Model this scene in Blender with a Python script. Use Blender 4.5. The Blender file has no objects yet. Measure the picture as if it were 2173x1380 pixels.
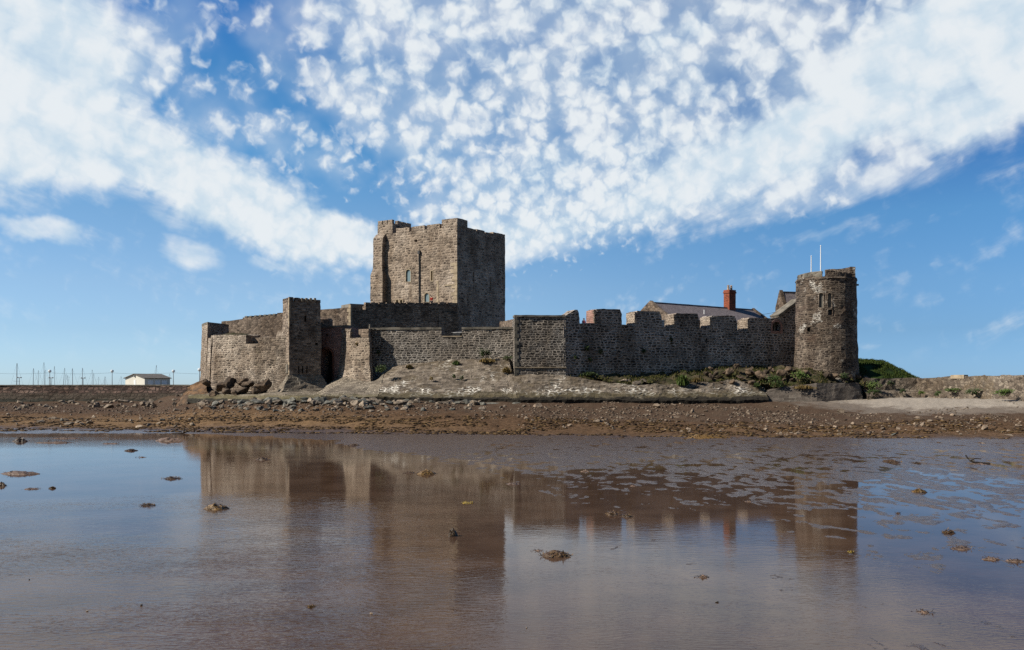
import bpy, bmesh, math, random
import numpy as np
from mathutils import Vector, Matrix, noise as mnoise
random.seed(11)
scene = bpy.context.scene
COL = scene.collection

# ------------------------------------------------------------------ camera
F, CX, H, CAM = 2000.0, 1086.5, 820.0, 4.4      # focal length / horizon measured on the photo, eye height (m)
cam = bpy.data.cameras.new('camera')
cam.sensor_width = 36.0
cam.lens = F / 2173.0 * 36.0
cam.shift_y = (H - 690.0) / 2173.0
cam.clip_start, cam.clip_end = 0.1, 20000.0
camo = bpy.data.objects.new('camera', cam)
COL.objects.link(camo)
camo.location = (0, 0, CAM)
camo.rotation_euler = (math.radians(90), 0, 0)
scene.camera = camo
scene.view_settings.view_transform = 'Standard'
scene.view_settings.look = 'None'
scene.view_settings.exposure = 0.35
scene.view_settings.gamma = 1.0
scene.cycles.use_denoising = False
scene.cycles.max_bounces = 6
scene.cycles.diffuse_bounces = 3
scene.cycles.glossy_bounces = 3

SUN_EL, SUN_AZ = math.radians(38), math.radians(-106.7)     # azimuth measured from +Y towards +X
SUN_DIR = Vector((math.sin(SUN_AZ) * math.cos(SUN_EL), math.cos(SUN_AZ) * math.cos(SUN_EL), math.sin(SUN_EL)))


def X(px, Y): return (px - CX) / F * Y
def Z(py, Y): return CAM - (py - H) / F * Y
def P(px, Y, py=None):
    return Vector((X(px, Y), Y, 0 if py is None else Z(py, Y)))


# ------------------------------------------------------------------ node helpers
class NT:
    def __init__(s, tree):
        s.t = tree
        tree.nodes.clear()

    def n(s, typ, **kw):
        nd = s.t.nodes.new(typ)
        for k, v in kw.items():
            setattr(nd, k, v)
        return nd

    def set(s, sock, v):
        if hasattr(v, 'is_linked') or isinstance(v, bpy.types.NodeSocket):
            s.t.links.new(v, sock)
        elif v is not None:
            if sock.type == 'RGBA' and not isinstance(v, (int, float)) and len(v) == 3:
                v = (*v, 1)
            sock.default_value = v

    def math(s, op, a, b=None, c=None, clamp=False):
        nd = s.n('ShaderNodeMath', operation=op, use_clamp=clamp)
        s.set(nd.inputs[0], a)
        if b is not None: s.set(nd.inputs[1], b)
        if c is not None: s.set(nd.inputs[2], c)
        return nd.outputs[0]

    def add(s, a, b): return s.math('ADD', a, b)
    def sub(s, a, b): return s.math('SUBTRACT', a, b)
    def mul(s, a, b): return s.math('MULTIPLY', a, b)
    def div(s, a, b): return s.math('DIVIDE', a, b)
    def mx(s, a, b): return s.math('MAXIMUM', a, b)
    def mn(s, a, b): return s.math('MINIMUM', a, b)

    def smooth(s, x, lo, hi, a=0.0, b=1.0):
        nd = s.n('ShaderNodeMapRange', interpolation_type='SMOOTHSTEP')
        s.set(nd.inputs[0], x)
        for i, v in zip((1, 2, 3, 4), (lo, hi, a, b)): s.set(nd.inputs[i], v)
        return nd.outputs[0]

    def mix(s, f, a, b, blend='MIX'):
        nd = s.n('ShaderNodeMix', data_type='RGBA', blend_type=blend)
        s.set(nd.inputs[0], f); s.set(nd.inputs[6], a); s.set(nd.inputs[7], b)
        return nd.outputs[2]

    def ramp(s, f, stops, interp='LINEAR'):
        nd = s.n('ShaderNodeValToRGB')
        cr = nd.color_ramp
        cr.interpolation = interp
        while len(cr.elements) < len(stops): cr.elements.new(0.5)
        for e, (p, c) in zip(cr.elements, stops):
            e.position = p
            e.color = (*c, 1) if len(c) == 3 else c
        s.set(nd.inputs[0], f)
        return nd.outputs[0]

    def noise(s, vec, scale, detail=3, rough=0.55, dim='3D', dist=0.0, color=False):
        nd = s.n('ShaderNodeTexNoise', noise_dimensions=dim)
        s.set(nd.inputs['Vector'], vec)
        s.set(nd.inputs['Scale'], scale)
        nd.inputs['Detail'].default_value = detail
        nd.inputs['Roughness'].default_value = rough
        nd.inputs['Distortion'].default_value = dist
        return nd.outputs[1 if color else 0]

    def voro(s, vec, scale, feature='F1', dim='3D', rnd=1.0, out='Distance', smooth=None):
        nd = s.n('ShaderNodeTexVoronoi', voronoi_dimensions=dim, feature=feature)
        s.set(nd.inputs['Vector'], vec)
        s.set(nd.inputs['Scale'], scale)
        nd.inputs['Randomness'].default_value = rnd
        if smooth is not None and 'Smoothness' in nd.inputs: nd.inputs['Smoothness'].default_value = smooth
        return nd.outputs[out]

    def vmath(s, op, a, b=None):
        nd = s.n('ShaderNodeVectorMath', operation=op)
        s.set(nd.inputs[0], a)
        if b is not None: s.set(nd.inputs[1], b)
        return nd.outputs[0]

    def sep(s, v):
        nd = s.n('ShaderNodeSeparateXYZ'); s.set(nd.inputs[0], v)
        return nd.outputs

    def comb(s, x, y, z=0.0):
        nd = s.n('ShaderNodeCombineXYZ')
        for i, v in enumerate((x, y, z)): s.set(nd.inputs[i], v)
        return nd.outputs[0]


# ------------------------------------------------------------------ world: sky and clouds (all at infinity, by direction)
def build_world():
    w = bpy.data.worlds.new('World')
    scene.world = w
    w.use_nodes = True
    q = NT(w.node_tree)
    sky = q.n('ShaderNodeTexSky', sky_type='NISHITA', sun_disc=False)
    sky.sun_elevation = SUN_EL
    sky.sun_rotation = SUN_AZ
    sky.altitude = 0
    sky.air_density = 1.0
    sky.dust_density = 0.15
    sky.ozone_density = 3.0
    d = q.n('ShaderNodeTexCoord').outputs['Generated']
    dx, dy, dz = q.sep(d)
    # clear-air colour: pale at the horizon, deep blue overhead, carried on the sky model
    te = q.div(q.div(dz, q.math('SQRT', q.mx(q.sub(1.0, q.mul(dz, dz)), 0.02))), 0.45)
    tl = q.ramp(te, [(0.031, (0.868, 1.219, 1.905)), (0.125, (0.889, 1.133, 1.57)), (0.228, (0.985, 1.17, 1.455)), (0.384, (0.917, 1.191, 1.396)), (0.54, (0.619, 1.175, 1.463)), (0.727, (0.452, 1.067, 1.442)), (0.831, (0.37, 0.966, 1.473))])
    tr = q.ramp(te, [(0.031, (0.396, 0.704, 1.38)), (0.125, (0.396, 0.64, 1.067)), (0.228, (0.466, 0.723, 1.055)), (0.384, (0.442, 0.789, 1.081)), (0.54, (0.301, 0.64, 1.02)), (0.727, (0.33, 0.74, 1.12)), (0.831, (0.34, 0.79, 1.19))])
    tint = q.mix(q.smooth(dx, -0.30, 0.42), tl, tr)
    blue = q.mix(1.0, sky.outputs[0], tint, 'MULTIPLY')
    # the tangents of the direction (right of north, above the horizon)
    front = q.smooth(dy, 0.15, 0.4)
    dyc = q.mx(dy, 0.05)
    a = q.div(dx, dyc)
    b = q.div(dz, dyc)
    # cloud-deck coordinates: the direction projected on a level layer
    zc = q.mx(dz, 0.03)
    deck = q.comb(q.div(dx, zc), q.mul(q.div(dy, zc), 0.37), 0.0)
    warp = q.vmath('SUBTRACT', q.noise(deck, 9.0, 3, 0.6, color=True), (0.5, 0.5, 0.5))

    ang = q.comb(a, b, 0.0)
    w2 = q.vmath('SUBTRACT', q.noise(ang, 6.0, 5, 0.62, color=True), (0.5, 0.5, 0.5))
    wx, wy, wz = q.sep(w2)
    aw = q.add(a, q.mul(wx, 0.11))
    bw = q.add(b, q.mul(wy, 0.07))

    def ell(px, py, rx, ry, deg, soft=0.55, amp=1.0):
        """soft-edged elongated patch of cloud, given by its bearing, height and tilt"""
        ca, sa = math.cos(math.radians(deg)), math.sin(math.radians(deg))
        u0, v0 = (px - CX) / F, (H - py) / F
        du, dv = q.sub(aw, u0), q.sub(bw, v0)
        u = q.math('MULTIPLY_ADD', du, ca * F / rx, q.mul(dv, -sa * F / rx))
        v = q.math('MULTIPLY_ADD', du, sa * F / ry, q.mul(dv, ca * F / ry))
        r = q.math('SQRT', q.add(q.mul(u, u), q.mul(v, v)))
        return q.smooth(r, 1.0 + soft, 1.0 - soft, 0.0, amp)

    # dense sheets
    sheets = [ell(20, 140, 300, 240, 10, 0.4), ell(110, 285, 310, 105, 10, 0.45), ell(395, 380, 380, 78, 25, 0.45, 0.98),
              ell(660, 495, 200, 48, 17, 0.5, 0.95), ell(2090, 120, 400, 170, -18, 0.4), ell(1800, 250, 430, 95, -23, 0.5, 0.98),
              ell(1560, 350, 300, 80, -22, 0.6, 0.85)]
    wisps = [ell(75, 480, 95, 24, 14, 0.6, 0.85), ell(405, 538, 72, 32, 10, 0.7, 0.85), ell(590, 557, 60, 11, 11, 0.7, 0.62),
             ell(1770, 480, 120, 14, -14, 0.8, 0.42), ell(1900, 380, 160, 40, -10, 0.9, 0.55), ell(350, 470, 100, 22, 14, 0.8, 0.6),
             ell(2100, 640, 160, 60, -4, 0.9, 0.18), ell(1830, 725, 30, 8, 0, 0.8, 0.45), ell(740, 575, 60, 9, -5, 0.9, 0.4),
             ell(2090, 345, 140, 30, -8, 0.9, 0.35), ell(250, 430, 160, 22, 12, 0.9, 0.45), ell(440, 603, 60, 8, 4, 0.9, 0.3),
             ell(1090, 520, 170, 44, -4, 0.6, 0.85), ell(1560, 450, 180, 40, -14, 0.8, 0.5)]
    patchy = [ell(1150, 30, 600, 170, 0, 0.4, 1.08), ell(1000, 240, 440, 210, 20, 0.45, 1.0), ell(1460, 150, 440, 180, -15, 0.4, 1.05),
              ell(1280, 380, 450, 150, -14, 0.45, 1.15), ell(440, 220, 230, 170, 40, 0.7, 0.74), ell(1720, 60, 300, 170, 0, 0.5, 0.95),
              ell(590, 130, 170, 150, 20, 0.8, 0.80), ell(1130, 470, 230, 80, -8, 0.5, 1.2), ell(330, 120, 110, 220, 20, 0.6, 0.90), ell(620, 310, 240, 80, 30, 0.7, 0.80),
              ell(1750, 390, 260, 60, -14, 0.7, 0.85), ell(900, 420, 150, 80, 20, 0.7, 0.8)]
    def mall(l):
        r = l[0]
        for e in l[1:]: r = q.mx(r, e)
        return r
    sheet, wisp, patch = mall(sheets), mall(wisps), mall(patchy)
    # puffs of the mackerel sky: rounded cells that shrink towards the horizon, broken by finer noise
    bb = q.add(q.mx(b, -0.02), 0.10)
    rad = q.math('SQRT', q.add(q.mul(a, a), q.mul(bb, bb)))
    lp = q.comb(q.math('ARCTAN2', a, bb), q.math('LOGARITHM', rad, math.e), 0.0)
    wv = q.vmath('SUBTRACT', q.noise(lp, 16.0, 3, 0.6, '2D', color=True), (0.5, 0.5, 0.5))
    lw = q.vmath('ADD', lp, q.vmath('MULTIPLY', wv, (0.055, 0.055, 0)))
    cell = q.voro(lw, 18.0, 'SMOOTH_F1', '2D', 1.0, smooth=0.35)
    cell2 = q.voro(lw, 46.0, 'SMOOTH_F1', '2D', 1.0, smooth=0.35)
    fine = q.noise(q.vmath('MULTIPLY', lw, (1.0, 0.62, 0)), 40.0, 7, 0.66, '2D', 0.15)
    big = q.noise(lp, 6.0, 3, 0.55, '2D')
    puff = q.sub(1.08, q.add(q.mul(cell, 1.25), q.mul(cell2, 0.42)))
    puff = q.add(puff, q.mul(q.sub(fine, 0.5), 0.68))
    puff = q.add(puff, q.mul(q.sub(big, 0.5), 1.0))
    patch_d = q.smooth(q.add(puff, q.mul(q.sub(patch, 1.0), 1.15)), -0.06, 0.96)
    veil = q.mul(q.smooth(q.add(patch, q.mul(q.sub(big, 0.5), 0.9)), 0.45, 1.2), 0.46)
    patch_d = q.sub(1.0, q.mul(q.sub(1.0, patch_d), q.sub(1.0, veil)))
    # streaks of the sheets, drawn out along the wind
    sa = q.comb(q.add(q.mul(a, 0.92), q.mul(b, -0.38)), q.mul(q.add(q.mul(a, 0.38), q.mul(b, 0.92)), 4.0), 0.0)
    sb = q.comb(q.add(q.mul(a, 0.92), q.mul(b, 0.38)), q.mul(q.add(q.mul(a, -0.38), q.mul(b, 0.92)), 4.0), 0.0)
    st1 = q.noise(sa, 6.0, 7, 0.62, '2D', 0.2)
    st2 = q.noise(sb, 6.0, 7, 0.62, '2D', 0.2)
    side = q.smooth(a, -0.12, 0.10)
    st = q.add(q.mul(st1, q.sub(1.0, side)), q.mul(st2, side))
    edgy = q.add(q.mul(q.sub(st, 0.5), 0.85), q.mul(q.sub(puff, 0.35), 0.26))
    sheet_d = q.smooth(q.add(sheet, edgy), 0.0, 0.92)
    wisp_d = q.mul(q.smooth(q.add(wisp, q.mul(q.sub(st, 0.5), 1.0)), 0.18, 1.05), 0.85)
    dens = q.sub(1.0, q.mul(q.mul(q.sub(1.0, patch_d), q.sub(1.0, sheet_d)), q.sub(1.0, wisp_d)))
    dens = q.mul(dens, front)
    dens = q.mul(dens, q.smooth(dz, 0.015, 0.06))
    dens = q.mul(dens, 0.96)
    # cloud brightness: soft grey modelling inside the thick parts
    shade = q.smooth(q.add(q.mul(puff, 0.28), q.add(q.mul(st, 0.45), q.mul(big, 0.35))), 0.28, 0.68)
    white = q.mix(shade, (6.8, 8.2, 9.3), (9.2, 9.7, 10.0))
    col = q.mix(dens, blue, white)
    # sky behind the camera dimmed and warmed to cut fill on shaded walls
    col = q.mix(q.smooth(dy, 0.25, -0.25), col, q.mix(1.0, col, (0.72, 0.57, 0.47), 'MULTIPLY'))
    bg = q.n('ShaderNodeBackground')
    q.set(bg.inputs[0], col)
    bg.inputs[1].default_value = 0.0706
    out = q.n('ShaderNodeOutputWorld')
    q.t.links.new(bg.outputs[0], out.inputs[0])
    w.cycles.sampling_method = 'MANUAL'
    w.cycles.sample_map_resolution = 512


build_world()
sun = bpy.data.lights.new('sun', 'SUN')
sun.energy = 5.0
sun.angle = math.radians(0.53)
sun.color = (1.0, 0.93, 0.81)
suno = bpy.data.objects.new('sun', sun)
COL.objects.link(suno)
suno.location = (-60, 20, 80)
suno.rotation_euler = SUN_DIR.to_track_quat('Z', 'Y').to_euler()


# ------------------------------------------------------------------ materials
def newmat(name):
    m = bpy.data.materials.new(name)
    m.use_nodes = True
    q = NT(m.node_tree)
    bs = q.n('ShaderNodeBsdfPrincipled')
    out = q.n('ShaderNodeOutputMaterial')
    q.t.links.new(bs.outputs[0], out.inputs[0])
    return m, q, bs


def bump(q, bs, h, strength, dist):
    b = q.n('ShaderNodeBump')
    b.inputs['Strength'].default_value = strength
    b.inputs['Distance'].default_value = dist
    q.set(b.inputs['Height'], h)
    q.t.links.new(b.outputs[0], bs.inputs['Normal'])


def stone(name, tones, mortar, sx=0.55, sy=0.36, mw=0.10, rnd=0.8, bmp=0.8, patch=None, patch_amt=0.0, tide=None, white=0.0,
          moss=0.0, mortar_var=0.5, course=False):
    """rubble masonry: irregular stones of several tones bedded in mortar, metres in UV"""
    m, q, bs = newmat(name)
    uv = q.n('ShaderNodeUVMap').outputs[0]
    geo = q.n('ShaderNodeNewGeometry')
    pos = geo.outputs['Position']
    wv = q.vmath('SUBTRACT', q.noise(uv, 1.3, 3, 0.6, '2D', color=True), (0.5, 0.5, 0.5))
    uvw = q.vmath('ADD', uv, q.vmath('MULTIPLY', wv, (0.55 * sx, 0.45 * sy, 0)))
    sc = q.vmath('MULTIPLY', uvw, (1 / sx, 1 / sy, 1))
    if course:
        # rough level courses, every one with its own stone length and offset
        cu, cv, _ = q.sep(sc)
        cv = q.add(cv, q.mul(q.sub(q.noise(uv, 0.55, 2, 0.5, '2D'), 0.5), 0.9))
        row = q.math('FLOOR', cv)
        frv = q.sub(cv, row)
        wn = q.n('ShaderNodeTexWhiteNoise', noise_dimensions='1D')
        q.set(wn.inputs['W'], row)
        rr_ = q.sep(wn.outputs['Color'])
        sc = q.comb(q.add(q.mul(cu, q.add(0.72, q.mul(rr_[0], 0.6))), q.mul(rr_[1], 37.0)), cv, 0.0)
        edge = q.voro(sc, 1.0, 'DISTANCE_TO_EDGE', '2D', rnd)
        edge = q.mn(edge, q.mul(q.mn(frv, q.sub(1.0, frv)), 0.9))
    else:
        edge = q.voro(sc, 1.0, 'DISTANCE_TO_EDGE', '2D', rnd)
    vn = q.n('ShaderNodeTexVoronoi', voronoi_dimensions='2D', feature='F1')
    q.set(vn.inputs['Vector'], sc)
    vn.inputs['Scale'].default_value = 1.0
    vn.inputs['Randomness'].default_value = rnd
    rc = q.sep(vn.outputs['Color'])
    big = q.noise(pos, 0.16, 4, 0.6)
    mid = q.noise(pos, 0.9, 4, 0.6)
    fine = q.noise(pos, 7.0, 4, 0.65)
    t = q.add(q.add(q.mul(rc[0], 0.55), q.mul(fine, 0.45)), q.mul(q.sub(mid, 0.5), 0.7))
    n = len(tones)
    c = q.ramp(t, [(0.18 + 0.64 * i / max(1, n - 1), tones[i]) for i in range(n)])
    edn = q.add(edge, q.mul(q.sub(fine, 0.5), 0.10))
    mm = q.smooth(edn, mw * 0.35, mw * 1.25)                      # 0 in the joint
    mvar = q.smooth(q.noise(pos, 0.5, 4, 0.65), 0.5 - 0.35 * mortar_var, 0.5 + 0.3 * mortar_var)
    mcol = q.mix(mvar, tuple(v * 0.45 for v in mortar), mortar)
    c = q.mix(mm, mcol, c)
    c = q.mix(q.smooth(big, 0.36, 0.66), q.mix(1.0, c, (0.70, 0.66, 0.62), 'MULTIPLY'), c)
    damp = q.noise(q.vmath('MULTIPLY', pos, (0.55, 0.55, 0.10)), 1.0, 4, 0.6)
    c = q.mix(q.smooth(damp, 0.50, 0.66), c, q.mix(1.0, c, (0.72, 0.69, 0.66), 'MULTIPLY'))
    if patch is not None:
        c = q.mix(q.mul(q.smooth(q.noise(pos, 0.33, 5, 0.65), 0.52, 0.64), patch_amt), c, patch)
    if white > 0:
        wz = q.mul(q.smooth(q.noise(pos, 0.45, 5, 0.7), 0.56, 0.68), q.smooth(edn, mw * 2.2, mw * 0.6))
        c = q.mix(q.mul(wz, white), c, (0.66, 0.62, 0.55))
    if moss > 0:
        c = q.mix(q.mul(q.smooth(q.noise(pos, 0.8, 5, 0.7), 0.58, 0.7), moss), c, (0.075, 0.085, 0.03))
    if tide is not None:
        z = q.sep(pos)[2]
        zz = q.add(z, q.mul(q.sub(mid, 0.5), tide[2]))
        c = q.mix(q.smooth(zz, tide[0] + tide[1], tide[0] + tide[1] + 0.5), tide[4], c)
        c = q.mix(q.smooth(zz, tide[0], tide[0] + 0.25), tide[3], c)
    q.set(bs.inputs['Base Color'], c)
    bs.inputs['Roughness'].default_value = 0.92
    bs.inputs['Specular IOR Level'].default_value = 0.25
    hh = q.add(q.mul(mm, 0.55), q.add(q.mul(rc[1], 0.30), q.mul(fine, 0.35)))
    bump(q, bs, hh, bmp, 0.16)
    return m


def coursed(name, tones, mortar, bw=0.7, bh=0.3, mw=0.02, bmp=0.6, tide=None, white=0.0, patch=None, patch_amt=0.0):
    """masonry in level courses"""
    m, q, bs = newmat(name)
    uv = q.n('ShaderNodeUVMap').outputs[0]
    pos = q.n('ShaderNodeNewGeometry').outputs['Position']
    wv = q.vmath('SUBTRACT', q.noise(uv, 0.9, 3, 0.6, '2D', color=True), (0.5, 0.5, 0.5))
    uvw = q.vmath('ADD', uv, q.vmath('MULTIPLY', wv, (0.25, 0.16, 0)))
    br = q.n('ShaderNodeTexBrick')
    q.set(br.inputs['Vector'], uvw)
    br.inputs['Color1'].default_value = (0, 0, 0, 1)
    br.inputs['Color2'].default_value = (1, 1, 1, 1)
    br.inputs['Mortar'].default_value = (0.5, 0.5, 0.5, 1)
    br.inputs['Scale'].default_value = 1.0
    br.inputs['Mortar Size'].default_value = mw
    br.inputs['Mortar Smooth'].default_value = 0.4
    br.inputs['Brick Width'].default_value = bw
    br.inputs['Row Height'].default_value = bh
    mid = q.noise(pos, 0.8, 5, 0.65)
    fine = q.noise(pos, 6.0, 4, 0.65)
    t = q.add(q.add(q.mul(q.sep(br.outputs[0])[0], 0.5), q.mul(fine, 0.5)), q.mul(q.sub(mid, 0.5), 0.8))
    n = len(tones)
    c = q.ramp(t, [(0.15 + 0.7 * i / max(1, n - 1), tones[i]) for i in range(n)])
    joint = br.outputs['Fac']
    mvar = q.smooth(q.noise(pos, 0.5, 5, 0.7), 0.4, 0.62)
    c = q.mix(joint, c, q.mix(mvar, tuple(v * 0.35 for v in mortar), mortar))
    if white > 0:
        ed = q.voro(q.vmath('MULTIPLY', uvw, (1.15, 2.0, 1)), 1.0, 'DISTANCE_TO_EDGE', '2D', 0.85)
        zb_ = q.sep(pos)[2]
        low = q.mul(q.smooth(zb_, 3.1, 3.5), q.smooth(zb_, 4.6, 3.7))
        wz = q.mul(q.smooth(q.add(q.noise(pos, 0.30, 5, 0.72), q.mul(low, 0.09)), 0.55, 0.64), q.smooth(q.add(ed, q.mul(q.sub(fine, 0.5), 0.1)), 0.15, 0.07))
        c = q.mix(q.mul(wz, white), c, (0.74, 0.69, 0.60))
    if patch is not None:
        c = q.mix(q.mul(q.smooth(q.noise(pos, 0.36, 5, 0.68), 0.50, 0.62), patch_amt), c, patch)
    if white > 0:
        lay = q.noise(q.vmath('MULTIPLY', pos, (0.35, 0.35, 4.2)), 1.0, 5, 0.68)
        c = q.mix(q.smooth(lay, 0.42, 0.34), c, (0.035, 0.028, 0.021))
        c = q.mix(q.mul(q.smooth(q.noise(pos, 1.4, 5, 0.7), 0.57, 0.68), 0.7), c, (0.085, 0.07, 0.032))
    if tide is not None:
        z = q.sep(pos)[2]
        zz = q.add(z, q.mul(q.sub(mid, 0.5), tide[2]))
        c = q.mix(q.smooth(zz, tide[0] + tide[1], tide[0] + tide[1] + 0.55), q.mix(0.72, c, tide[4]), c)
        c = q.mix(q.smooth(zz, tide[0], tide[0] + 0.22), tide[3], c)
    q.set(bs.inputs['Base Color'], c)
    bs.inputs['Roughness'].default_value = 0.92
    bs.inputs['Specular IOR Level'].default_value = 0.25
    hh = q.add(q.mul(q.sub(1.0, joint), 0.5), q.add(q.mul(mid, 0.9), q.mul(fine, 0.5)))
    bump(q, bs, hh, bmp, 0.14)
    return m


def plain(name, c1, c2=None, scale=3.0, rough=0.8, spec=0.3, bmp=0.0, metal=0.0, rnd=0.0, dist=0.05, lo=0.35, hi=0.65):
    m, q, bs = newmat(name)
    pos = q.n('ShaderNodeNewGeometry').outputs['Position']
    nz = q.noise(pos, scale, 5, 0.65)
    c = q.mix(q.smooth(nz, lo, hi), c1, c2 or tuple(v * 0.7 for v in c1))
    if rnd > 0:
        r = q.n('ShaderNodeObjectInfo').outputs['Random']
        c = q.mix(1.0, c, q.mix(r, (1 - rnd,) * 3, (1 + rnd, 1 + rnd * 0.9, 1 + rnd * 0.75)), 'MULTIPLY')
    q.set(bs.inputs['Base Color'], c)
    bs.inputs['Roughness'].default_value = rough
    bs.inputs['Specular IOR Level'].default_value = spec
    bs.inputs['Metallic'].default_value = metal
    if bmp > 0: bump(q, bs, nz, bmp, dist)
    return m


BASALT = [(0.055, 0.043, 0.034), (0.155, 0.121, 0.095), (0.29, 0.23, 0.18), (0.46, 0.375, 0.295)]
KEEPST = [(0.065, 0.050, 0.040), (0.21, 0.168, 0.135), (0.35, 0.285, 0.228), (0.50, 0.415, 0.33)]
LITST = [(0.06, 0.047, 0.039), (0.18, 0.142, 0.115), (0.32, 0.258, 0.205), (0.48, 0.40, 0.32)]
GREYST = [(0.024, 0.021, 0.019), (0.068, 0.060, 0.053), (0.14, 0.123, 0.108), (0.26, 0.23, 0.20)]
BROWNST = [(0.045, 0.033, 0.026), (0.115, 0.086, 0.067), (0.185, 0.14, 0.108), (0.27, 0.21, 0.16)]
TOWERST = [(0.016, 0.012, 0.010), (0.048, 0.035, 0.028), (0.10, 0.075, 0.058), (0.28, 0.225, 0.175)]
M = {}
M['keep'] = stone('keep_stone', KEEPST, (0.60, 0.50, 0.40), 0.60, 0.38, 0.13, 0.8, 0.8, course=True)
M['bastion'] = stone('bastion_rubble', LITST, (0.66, 0.56, 0.45), 0.54, 0.28, 0.13, 0.85, 1.0, moss=0.2, course=True)
M['tower'] = stone('tower_stone', BASALT, (0.40, 0.33, 0.265), 0.50, 0.33, 0.12, 0.8, 0.8, course=True, patch=(0.14, 0.097, 0.07), patch_amt=0.4)
M['lit_tower'] = M['tower']
M['wall'] = stone('grey_rubble', GREYST, (0.62, 0.56, 0.49), 0.52, 0.29, 0.115, 0.8, 1.0, mortar_var=0.9, moss=0.1, course=True)
M['curtain'] = stone('curtain_rubble', [(0.030, 0.027, 0.025), (0.085, 0.075, 0.068), (0.18, 0.158, 0.14), (0.33, 0.29, 0.255)], (0.64, 0.55, 0.48), 0.54, 0.33, 0.16, 0.9, 1.0, moss=0.2, mortar_var=0.6, course=True)
M['inner'] = stone('inner_wall_stone', BASALT, (0.38, 0.30, 0.235), 0.48, 0.30, 0.12, 0.85, 0.8, course=True, patch=(0.19, 0.125, 0.09), patch_amt=0.5)
M['brownwall'] = stone('brown_wall_stone', BROWNST, (0.24, 0.19, 0.145), 0.45, 0.32, 0.10, 0.85, 0.7)
M['round'] = stone('round_tower_stone', TOWERST, (0.30, 0.245, 0.195), 0.50, 0.26, 0.12, 0.9, 1.0, white=0.9, course=True, patch=(0.115, 0.072, 0.052), patch_amt=0.45)
M['harbour'] = stone('harbour_wall_stone', [(0.035, 0.023, 0.020), (0.085, 0.053, 0.044), (0.135, 0.088, 0.071), (0.20, 0.138, 0.11)], (0.085, 0.06, 0.048), 0.95, 0.5, 0.12, 0.9, 1.0, course=True,
                     tide=(2.3, 0.75, 1.3, (0.030, 0.029, 0.022), (0.062, 0.048, 0.036)))
M['beachwall'] = stone('beach_wall_stone', [(0.07, 0.055, 0.044), (0.15, 0.12, 0.095), (0.23, 0.19, 0.15), (0.33, 0.28, 0.22)], (0.33, 0.28, 0.22), 0.5, 0.34, 0.1, 0.9, 1.0,
                       moss=0.5, patch=(0.17, 0.125, 0.075), patch_amt=0.5)
M['apron'] = coursed('apron_masonry', [(0.05, 0.039, 0.029), (0.115, 0.090, 0.068), (0.19, 0.153, 0.118), (0.30, 0.25, 0.195)], (0.42, 0.36, 0.28), 0.9, 0.36, 0.022, 1.0,
                     tide=(3.05, 0.35, 1.1, (0.026, 0.021, 0.015), (0.075, 0.060, 0.027)), white=1.0, patch=(0.10, 0.075, 0.048), patch_amt=0.75)
M['steps'] = coursed('stepped_masonry', [(0.07, 0.056, 0.043), (0.15, 0.122, 0.093), (0.25, 0.208, 0.16)], (0.50, 0.43, 0.33), 1.3, 0.46, 0.055, 1.0,
                     tide=(2.75, 0.35, 0.9, (0.030, 0.027, 0.020), (0.10, 0.085, 0.035)))
M['ledge'] = coursed('ledge_masonry', [(0.05, 0.040, 0.033), (0.085, 0.069, 0.057), (0.14, 0.116, 0.096)], (0.28, 0.25, 0.21), 1.4, 0.42, 0.02, 0.7, patch=(0.12, 0.098, 0.08), patch_amt=0.6)
M['ashlar'] = plain('pale_ashlar', (0.40, 0.32, 0.22), (0.25, 0.197, 0.135), 1.6, 0.85, 0.25, 0.4)
M['cap'] = plain('grey_coping', (0.21, 0.185, 0.15), (0.10, 0.09, 0.072), 1.2, 0.9, 0.25, 0.5)
M['brick'] = coursed('red_brick', [(0.14, 0.052, 0.034), (0.22, 0.082, 0.05), (0.29, 0.115, 0.07)], (0.20, 0.13, 0.10), 0.24, 0.085, 0.01, 0.4)
M['rubblebrick'] = coursed('worn_red_masonry', [(0.20, 0.112, 0.09), (0.33, 0.19, 0.152), (0.43, 0.255, 0.205)], (0.20, 0.145, 0.115), 0.5, 0.22, 0.02, 0.6)
M['chimney'] = coursed('orange_brick', [(0.11, 0.035, 0.022), (0.24, 0.062, 0.032), (0.31, 0.092, 0.048)], (0.24, 0.13, 0.09), 0.24, 0.085, 0.008, 0.3, patch=(0.07, 0.032, 0.024), patch_amt=0.55)
M['slate'] = coursed('purple_slate', [(0.15, 0.125, 0.128), (0.19, 0.16, 0.162), (0.23, 0.196, 0.195)], (0.10, 0.085, 0.088), 0.35, 0.25, 0.012, 0.3)
M['lead'] = plain('dark_lead', (0.035, 0.036, 0.04), (0.06, 0.06, 0.065), 2.0, 0.6, 0.4)
M['glass'] = plain('window_glass', (0.14, 0.20, 0.215), (0.17, 0.23, 0.25), 1.0, 0.15, 0.6)
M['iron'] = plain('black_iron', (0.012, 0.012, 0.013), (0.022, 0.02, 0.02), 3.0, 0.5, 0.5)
M['white'] = plain('white_paint', (0.80, 0.80, 0.79), (0.74, 0.74, 0.73), 2.0, 0.5, 0.4)
M['shed'] = plain('cream_cladding', (0.66, 0.63, 0.55), (0.60, 0.57, 0.50), 0.6, 0.7, 0.3)
M['shedroof'] = plain('brown_roofing', (0.17, 0.15, 0.125), (0.13, 0.115, 0.10), 0.8, 0.8, 0.3)
M['mast'] = plain('hazed_mast', (0.20, 0.22, 0.24), (0.16, 0.175, 0.19), 1.0, 0.5, 0.5)  # grey lightened to put distant sky haze into the colour
M['steel'] = plain('galvanised_post', (0.22, 0.24, 0.25), (0.28, 0.29, 0.30), 2.0, 0.5, 0.5)
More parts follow.
